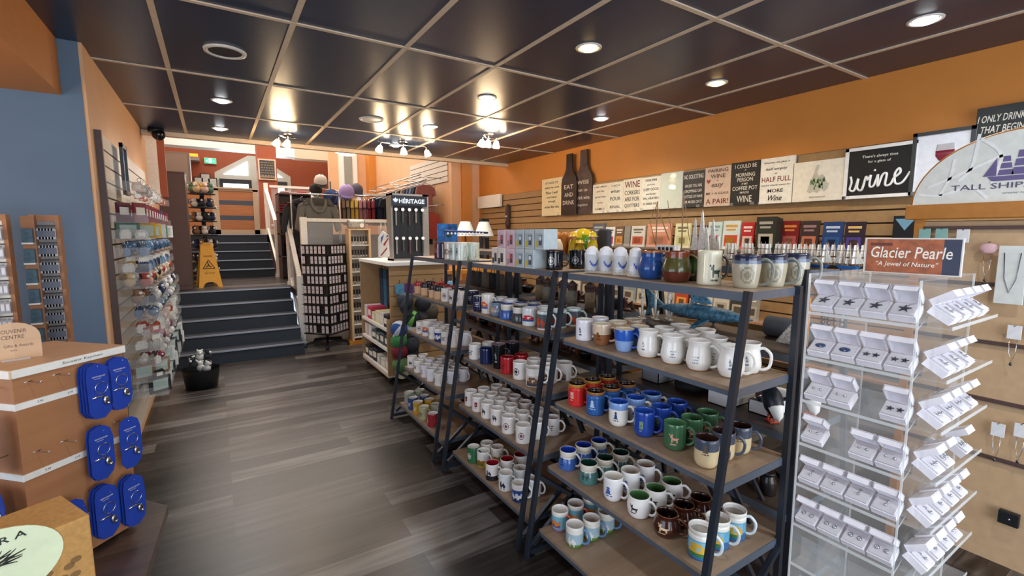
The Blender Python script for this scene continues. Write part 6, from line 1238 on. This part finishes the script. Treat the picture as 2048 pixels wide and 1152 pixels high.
# faceout arms and wall clothes on the alcove wall
cc = ['8a5450', '2c3444', '6a8098', '50607c', '3a4456', '9c8878', '262c38', 'b09a80', '444c5c', '2a2e38', 'a08878', '3c4658', '6c5c58', '23262e', '8c9098', '383c48']
nmc = dict(zip(cc, ['rust', 'navy', 'pale blue', 'denim', 'dark blue', 'taupe', 'black', 'sand', 'slate', 'ink', 'beige', 'deep blue', 'brown', 'charcoal', 'light grey', 'dark grey']))
t = thing('wall_clothes_rail', 'long chrome double rail sloping away on the alcove wall above the jackets', 'rail', (0, 0, 0))
b = MB(); b.tube([(3.15, 7.75, 2.52), (3.15, 10.9, 2.52)], .012); b.tube([(3.05, 7.75, 2.6), (3.05, 10.9, 2.6)], .01); 
for y in (7.78, 8.5, 9.3, 10.1, 10.85): b.tube([(3.43, y, 2.56), (3.03, y, 2.56)], .01)
b.tube([(3.2, 7.6, 2.07), (3.2, 9.1, 2.07)], .01); b.tube([(3.2, 7.65, 2.07), (3.43, 7.65, 2.1)], .008)
b.build('bar', M_chrome, t)
for i in range(16): garment((3.17, 7.85+.16*i, 2.44), math.radians(5), cc[i], f'{nmc[cc[i]]} jacket hung facing out on the alcove wall, {ordn(i)} from the front', kind='shirt', w_=.33, h=.5, th=.06, name='jacket', group='jackets on the alcove wall')
garment((3.2, 7.72, 1.95), math.radians(10), '9c4238', 'rust red lower shirt at the front of the alcove wall', kind='shirt', w_=.33, h=.45, name='shirt'); garment((3.22, 8.05, 1.9), math.radians(10), '30363c', 'charcoal lower shirt right of the rust red one', kind='shirt', w_=.4, h=.5, name='shirt')
for i in range(5): garment((3.1, 7.95+.2*i, 1.92), math.radians(5), ['2c3c54', '8a3c34', '3a4660', '5c3434', '2a3040'][i], f'lower row {["blue", "red", "slate", "brown", "navy"][i]} shirt on the alcove wall', kind='shirt', w_=.4, h=.5, name='shirt')

# ================================================================== SPINNER, TOOL RACK, GONDOLA
sp = thing('earring_spinner', 'tall black four sided spinner rack full of small white earring cards', 'display stand', (1.29, 7.0, 0), math.radians(42))
MB().b2(-.2, .2, -.2, .2, .22, 1.44).build('core', M_blackp, sp); b = MB()
for k in range(5): a = k*2*math.pi/5; b.bar((0, 0, .1), (.3*math.cos(a), .3*math.sin(a), .05), .03); b.ball((.3*math.cos(a), .3*math.sin(a), .026), .025, 0, 8)
b.build('star_foot', M_blackp, sp); MB().cyl((0, 0, .16), .02, .14).build('pole', M_blackp, sp)
me = MB(); me.b2(-.021, .021, -.003, .0, -.05, .05, 0); me.ball((-.008, -.004, .0), .005, 1, 6); me.ball((.008, -.004, .0), .005, 1, 6); me.tube([(0, 0, .05), (0, .01, .06)], .002, 1, n=4); me = me.mesh('card', [mat('pale_earring_card', 'c4bcc0', .5), M_silver])
for face in range(2):
    for r in range(9):
        z = 1.37-.137*r; MB().at((0, 0, 0), (0, 0, -math.pi/2*(1-face) if False else 0)).add([], []) 
        for c in range(6):
            x = -.165+.066*c
            if (r*7+c*3+face) % 11 == 0: continue
            loc = Vector((x, -.213, z)) if face == 0 else Vector((-.213, -x, z)); R_ = Matrix.Rotation(math.radians(42), 3, 'Z'); w_ = R_ @ loc
            q = thing('earring_card', f"pale earring card, {ordn(r)} row, {ordn(c)} across, {'right' if face == 0 else 'left'} visible side of the black spinner", 'earrings', (1.29+w_.x, 7.0+w_.y, z), math.radians(42)+(0 if face == 0 else -math.pi/2), 'earring cards on the spinner'); inst('card', me, q)
    b = MB()
    for r in range(10):
        z = 1.44-.137*r-.0
        if face == 0: b.b2(-.21, .21, -.225, -.2, z-.008, z+.004)
        else: b.b2(-.225, -.2, -.21, .21, z-.008, z+.004)
    b.build('ledge', M_blackp, sp)
t = thing('draped_cloth', 'dark navy cloth hanging down right beside the black spinner', 'cloth', (1.66, 7.2, .25)); b = MB(); n = 14
b.add([(-.1+.2*i/n, .02*math.sin(i*1.3), z) for z in (0, 1.2) for i in range(n+1)], [(i, i+1, n+2+i, n+1+i) for i in range(n)]); o = b.build('cloth', mat('fabric_1c2c44', '1c2c44', .92), t); o.modifiers.new('t', 'SOLIDIFY').thickness = .012
# pine rack with hanging tools
p0 = at(697, 460, y=6.85); p1 = at(748, 668, y=6.85); w_ = p1.x-p0.x
t = thing('opener_rack', 'narrow pine shelf rack hung with rows of small black and silver openers', 'display stand', (p0.x, 6.85, 0)); M_pine = mat('light_pine', 'cfae84', .5); Hh = p0.z
MB().b2(0, .03, 0, .2, .05, Hh).build('side_board', M_pine, t); MB().b2(w_-.03, w_, 0, .2, .05, Hh).build('side_board', M_pine, t); MB().b2(.03, w_-.03, .17, .2, .05, Hh).build('back_board', mat('white_back', 'cfcac2', .5), t); MB().b2(-.005, w_+.005, -.005, .205, Hh, Hh+.02).build('top_board', M_pine, t)
MB().b2(-.05, w_+.1, -.02, .2, 0, .05).build('plinth', M_honey, t)
nr = 8; me = MB(); me.b2(-.014, .014, -.004, .004, .02, .09, 0); me.ball((0, 0, .0), .014, 1, 8, (1, .4, 1.3)); me = me.mesh('opener', [M_blackp, M_sil2])
for r in range(nr):
    z = Hh-.02-(r+1)*(Hh-.12)/nr; MB().b2(.03, w_-.03, -.002, .17, z-.012, z).build('shelf', M_white, t)
    for c in range(6 if w_ > .3 else 5):
        q = thing('bottle_opener', f'small black and silver opener, {ordn(r)} row, {ordn(c)} from left in the pine rack', 'bottle opener', (p0.x+.055+c*(w_-.11)/5, 6.89, z+.03), 0, 'openers in the pine rack'); inst('opener', me, q)
q = thing('toaster_tin', 'silver rounded tin box standing on the pine opener rack', 'tin', (p0.x+w_*.45, 6.95, Hh+.0205)); MB().b2(-.13, .12, -.06, .06, 0, .13).build('tin', mat('silver_tin', 'a8a49c', .35, .5, scale=60, vary=.4), q, bevel=.03); MB().cyl((.06, -.062, .045), .03, .006, axis='y').build('dial', M_white, q)
# gondola
gx0, gx1, gy0, gy1 = 1.46, 2.1, 4.72, 5.75
t = thing('gondola_shelf', 'long low wooden display gondola with white topped shelves and slatted end', 'shelving', (0, 0, 0)); M_mdf = mat('tan_mdf', 'a98860', .5)
MB().b2(gx0+.28, gx1, gy0+.04, gy1, .1, 1.26).build('back_panel', M_mdf, t); MB().b2(gx0, gx1+.02, gy0-.05, gy1+.02, 1.262, 1.295).build('top_board', M_white, t)
MB().b2(gx0, gx0+.28, gy1-.02, gy1, .1, 1.26).build('side_panel', M_mdf, t); MB().b2(gx0+.0, gx0+.28, gy0+.02, gy0+.04, .1, .7).build('side_panel', M_mdf, t)
b = MB(); n = 11
for k in range(n): b.b2(gx0+.04, gx1, gy0, gy0+.02, .1+k*1.16/n+.005, .1+(k+1)*1.16/n-.005)
b.b2(gx0+.04, gx1, gy0+.02, gy0+.04, .1, 1.26); b.build('slat_end', M_slat, t)
for z in (.13, .385, .6): MB().b2(gx0, gx0+.28, gy0+.04, gy1-.02, z-.03, z).build('shelf', M_white, t)
b = MB(); [b.cyl((x, y, .05), .035, .06, axis='x', n=12) for x in (gx0+.05, gx1-.05) for y in (gy0+.1, gy1-.1)]; b.build('caster', M_blackp, t)
b = MB(); b.b2(gx0, gx1, gy0+.02, gy1, .08, .1); b.build('base', M_cream, t)
rr = random.Random(5)
for r, (z, cs, nmx) in enumerate(((.6, [('d8d0d4', 'white'), ('c8385c', 'pink'), ('cfc8b4', 'cream'), ('e0d8a0', 'yellow'), ('d4d0c8', 'pale grey'), ('2a2c34', 'black')], 'upper'), (.385, [('d8c8d0', 'pale pink'), ('e0dcd8', 'white'), ('4a5a5c', 'slate'), ('5a6a68', 'grey green'), ('48545a', 'dark teal'), ('3c4446', 'charcoal')], 'middle'), (.13, [('3a3438', 'dark'), ('4a4448', 'grey brown'), ('302c30', 'black'), ('c4c0b8', 'pale'), ('d0ccc4', 'off white'), ('bcb8b0', 'light grey')], 'lowest'))):
    for i in range(6):
        c, cn = cs[5-i]; y = gy0+.13+i*.155; h = .1+.05*rr.random()
        q = thing('stationery_box', f'{cn} stationery box on the {nmx} gondola shelf, {ordn(i)} from the near end', 'box', (gx0+.12, y, z+.0005), rr.uniform(-.1, .1), 'boxes on the gondola'); MB().b2(-.1, .1, -.06, .06, 0, h).build('box', mat('sb_'+c, c, .5), q, bevel=.004); MB().b2(-.101, -.1, -.05, .05, h*.3, h*.75).build('label', M_offw, q)
for i, (c, cn) in enumerate((('1c3048', 'navy'), ('2a5878', 'blue'), ('14202c', 'black'), ('4a8cac', 'light blue'), ('5a1c2c', 'burgundy'), ('d8ccb8', 'cream'))):
    q = thing('tea_towel', f'{cn} patterned towel hanging on the aisle side of the gondola, {ordn(i)} along', 'towel', (gx0+.2, gy1-.2-.14*i, 1.18), 0, 'towels on the gondola'); b = MB(); b.b2(-.006, .006, -.06, .06, -.5+.05*(i % 3), 0); b.build('cloth', mat('fabric_'+c, c, .9, vary=.35, scale=20), q, bevel=.003); MB().tube([(0, 0, 0), (0, 0, .03), (.07, 0, .04)], .003).build('hook', M_blackp, q)
for i, (u, v, c1, c2, c3) in enumerate(((810, 604, '30343e', '1e2026', '50545c'), (824, 640, '1c2026', 'c8ccd0', '6ab04a'), (797, 660, '2a4a8c', 'dcdcd8', 'c8ccd4'), (797, 684, '3c7a44', '3c7a44', None), (799, 704, '7a2030', '6a1c2c', None), (800, 730, '5a7a4c', '8a8a6a', None), (822, 690, '3a3c44', '2a2c30', None), (845, 610, '26282e', '3a3c44', None), (860, 625, '4a4438', '3a3430', None))):
    p = at(u, v, y=gy0-.09); cap((p.x, gy0-.09, max(p.z, .15)), math.radians(-90), c1, c2, f"{['dark grey white crested', 'black green striped', 'blue white and red', 'green', 'burgundy', 'olive', 'charcoal', 'black', 'brown'][i]} cap hung on the slatted gondola end", -.9, .95, 'caps on the gondola end', c3)
for i, (c, cn) in enumerate((('4f8aa8', 'sea blue'), ('5c2c6c', 'purple'), ('55606c', 'grey'), ('8a7468', 'tan patterned'), ('b0242c', 'red'), ('a82028', 'deep red'), ('7ab0d4', 'sky blue'))):
    u = 800+i*17; p = at(u, 575, y=gy0-.04); q = thing('coin_purse', f'{cn} purse hanging on the slatted gondola end, {ordn(i)} from left', 'purse', (min(p.x, 2.25), gy0-.03, at(800, 588, y=gy0).z), 0, 'purses on the gondola end'); MB().prism([(-.045, 0), (.045, 0), (.05, .09), (.02, .11), (-.02, .11), (-.05, .09)], -.012, .012).build('body', mat('fabric_'+c, c, .7, vary=.3, scale=30), q, bevel=.005); MB().tube([(0, 0, .11), (0, 0, .14), (0, .02, .145)], .003).build('hook', M_blackp, q)
# heritage watch and jewellery stand
hx0, hx1 = 1.62, 2.05; hz1 = 1.295; ht = at(815, 388, y=5.0).z
t = thing('heritage_stand', 'grey framed black jewellery stand headed with a maple leaf and the word heritage', 'display stand', (hx0, 5.0, hz1+.0005)); w_ = hx1-hx0; H_ = ht-hz1
b = MB(); b.b2(0, .02, 0, .16, 0, H_); b.b2(w_-.07, w_, 0, .16, 0, H_); b.b2(0, w_, 0, .16, H_-.02, H_); b.b2(0, w_, 0, .16, 0, .02); b.build('frame', mat('grey_wood_frame', '8c867e', .5), t); MB().b2(.02, w_-.07, .02, .14, .02, H_-.02).build('panel', M_blackp, t); hd = MB().b2(.01, w_-.02, -.012, .02, H_-.13, H_-.02).build('header', mat('header_navy', '1a1e28', .4), t)
b = MB(); put_text(b, 'HÉRITAGE', (w_*.54, -.0135, H_-.073), .29, .06, EXF, EYR, 0, 0, .03)
lf = [(0, -1), (.1, -.45), (.6, -.55), (.5, -.3), (1, .1), (.75, .2), (.8, .5), (.4, .35), (.35, .6), (.2, .5), (0, 1), (-.2, .5), (-.35, .6), (-.4, .35), (-.8, .5), (-.75, .2), (-1, .1), (-.5, -.3), (-.6, -.55), (-.1, -.45)]
b.add([(.05+a*.032, -.0135, H_-.072+c*.034) for a, c in lf], [tuple(range(20))]); b.build('lettering', mat('ice_white_letter', 'dce8f4', .5), hd, fix=False)
for r, z in enumerate((H_-.17, H_-.48)):
    for c in range(5):
        q = thing('wrist_watch', f"hanging bracelet with round pale face, {['upper', 'lower'][r]} row, {ordn(c)} from left on the heritage stand", 'bracelet', (hx0+.05+.075*c, 4.985, hz1+z), 0, 'bracelets on the heritage stand')
        MB().cyl((0, -.005, 0), .018, .008, axis='y', n=16).build('face', M_whitep, q); MB().b2(-.007, .007, -.004, .004, -.17+.03*(c % 2), -.015).build('strap', mat('strap%d' % (c % 3), ['8a8478', '4a4440', '5c3434'][c % 3], .5), q)
t = thing('flag_bag', 'white cotton tote bag with red and blue flag stripes hanging left of the heritage stand', 'bag', (1.5, 4.9, 1.33)); b = MB(); b.prism([(-.06, 0), (.06, .02), (.05, .25), (-.01, .29), (-.055, .22)], -.02, .02); b.build('body', mat('cotton_white', 'd8d0c4', .9, bump=.2), t, bevel=.01); b = MB(); b.prism([(-.0, .13), (.045, .2), (.045, .22), (-.01, .15)], -.022, -.02); b.prism([(-.04, .02), (.03, .1), (.03, .12), (-.04, .04)], -.022, -.02); b.build('red_stripe', mat('flag_red', '9a3430', .8), t); b = MB(); b.prism([(-.03, .16), (.0, .25), (-.03, .22)], -.023, -.02); b.prism([(.02, .22), (.04, .25), (.045, .23)], -.023, -.02); b.build('blue_patch', mat('flag_blue', '2c4a80', .8), t); b = MB(); b.tube([(-.03, 0, .24), (-.02, 0, .37), (-.01, 0, .27)], .005); b.tube([(.02, 0, .27), (.02, 0, .38), (.03, 0, .26)], .005); b.build('strap', mat('cotton_white', 'd8d0c4', .9, bump=.2), t)
# tables with lamps beyond the far rack
t = thing('display_table', 'honey wood display table carrying two white shaded lamps beyond the racks', 'table', (0, 0, 0)); MB().b2(2.35, 3.45, 5.2, 6.1, 1.1, 1.14).build('table_top', M_honey, t)
for x, y in ((2.4, 5.25), (3.4, 5.25), (2.4, 6.05), (3.4, 6.05)): MB().b2(x-.03, x+.03, y-.03, y+.03, 0, 1.1).build('leg', M_brown, t)
for i, u in enumerate((931, 968)):
    p = at(u, 470, y=5.45); q = thing('table_lamp', f"small lamp with white pleated shade, {['left', 'right'][i]} of the pair", 'table lamp', (p.x, 5.45, 1.1405)); MB().lathe([(.06, 0), (.05, .02), (.02, .06), (.035, .16), (.015, .26), (.012, .42)], 16, capb=True).build('base', M_brown, q); MB().lathe([(.13, .42), (.128, .43), (.065, .6), (.05, .605)], 24).build('lamp_shade', mat('white_pleated_shade', 'e4ecec', .8), q)
p = at(895, 470, y=5.35); q = thing('picture_book', 'blue picture book propped up left of the two lamps', 'book', (p.x, 5.35, 1.1405)); MB().b2(-.13, .13, -.01, .02, .33, .57).build('cover', mat('ocean_blue_cover', '1f5a9c', .3, scale=14, vary=.7), q); MB().b2(-.02, .02, .02, .1, 0, .4).build('stand', M_brown, q); MB().ball((.01, -.011, .43), .035, 0, 10, (1.2, .1, .7)).build('printed_picture', mat('dark_fish', '28443c', .5), q)
q = thing('boxed_gift', 'black and white photo box standing behind the lamps by the orange post', 'box', (3.2, 5.8, 1.1405)); MB().b2(-.06, .06, -.04, .04, 0, .66).build('box', M_blackp, q, bevel=.004); MB().b2(-.05, .05, -.042, -.04, .4, .62).build('label', mat('photo_grey', '7c8684', .5, vary=.5, scale=40), q)
q = thing('jewellery_rail', 'dark blue rail with white hooks running left of the lamps', 'rail', (0, 0, 0)); b = MB(); b.tube([(2.12, 4.75, 1.62), (2.75, 4.9, 1.6)], .012); b.tube([(2.14, 4.76, 1.3), (2.14, 4.76, 1.62)], .01); b.build('bar', mat('blue_rail', '2c3c74', .4), q); b = MB(); [b.ball((2.17+.05*i, 4.755+.0119*i, 1.59), .014, 0, 8) for i in range(11)]; b.build('hook', M_whitep, q)
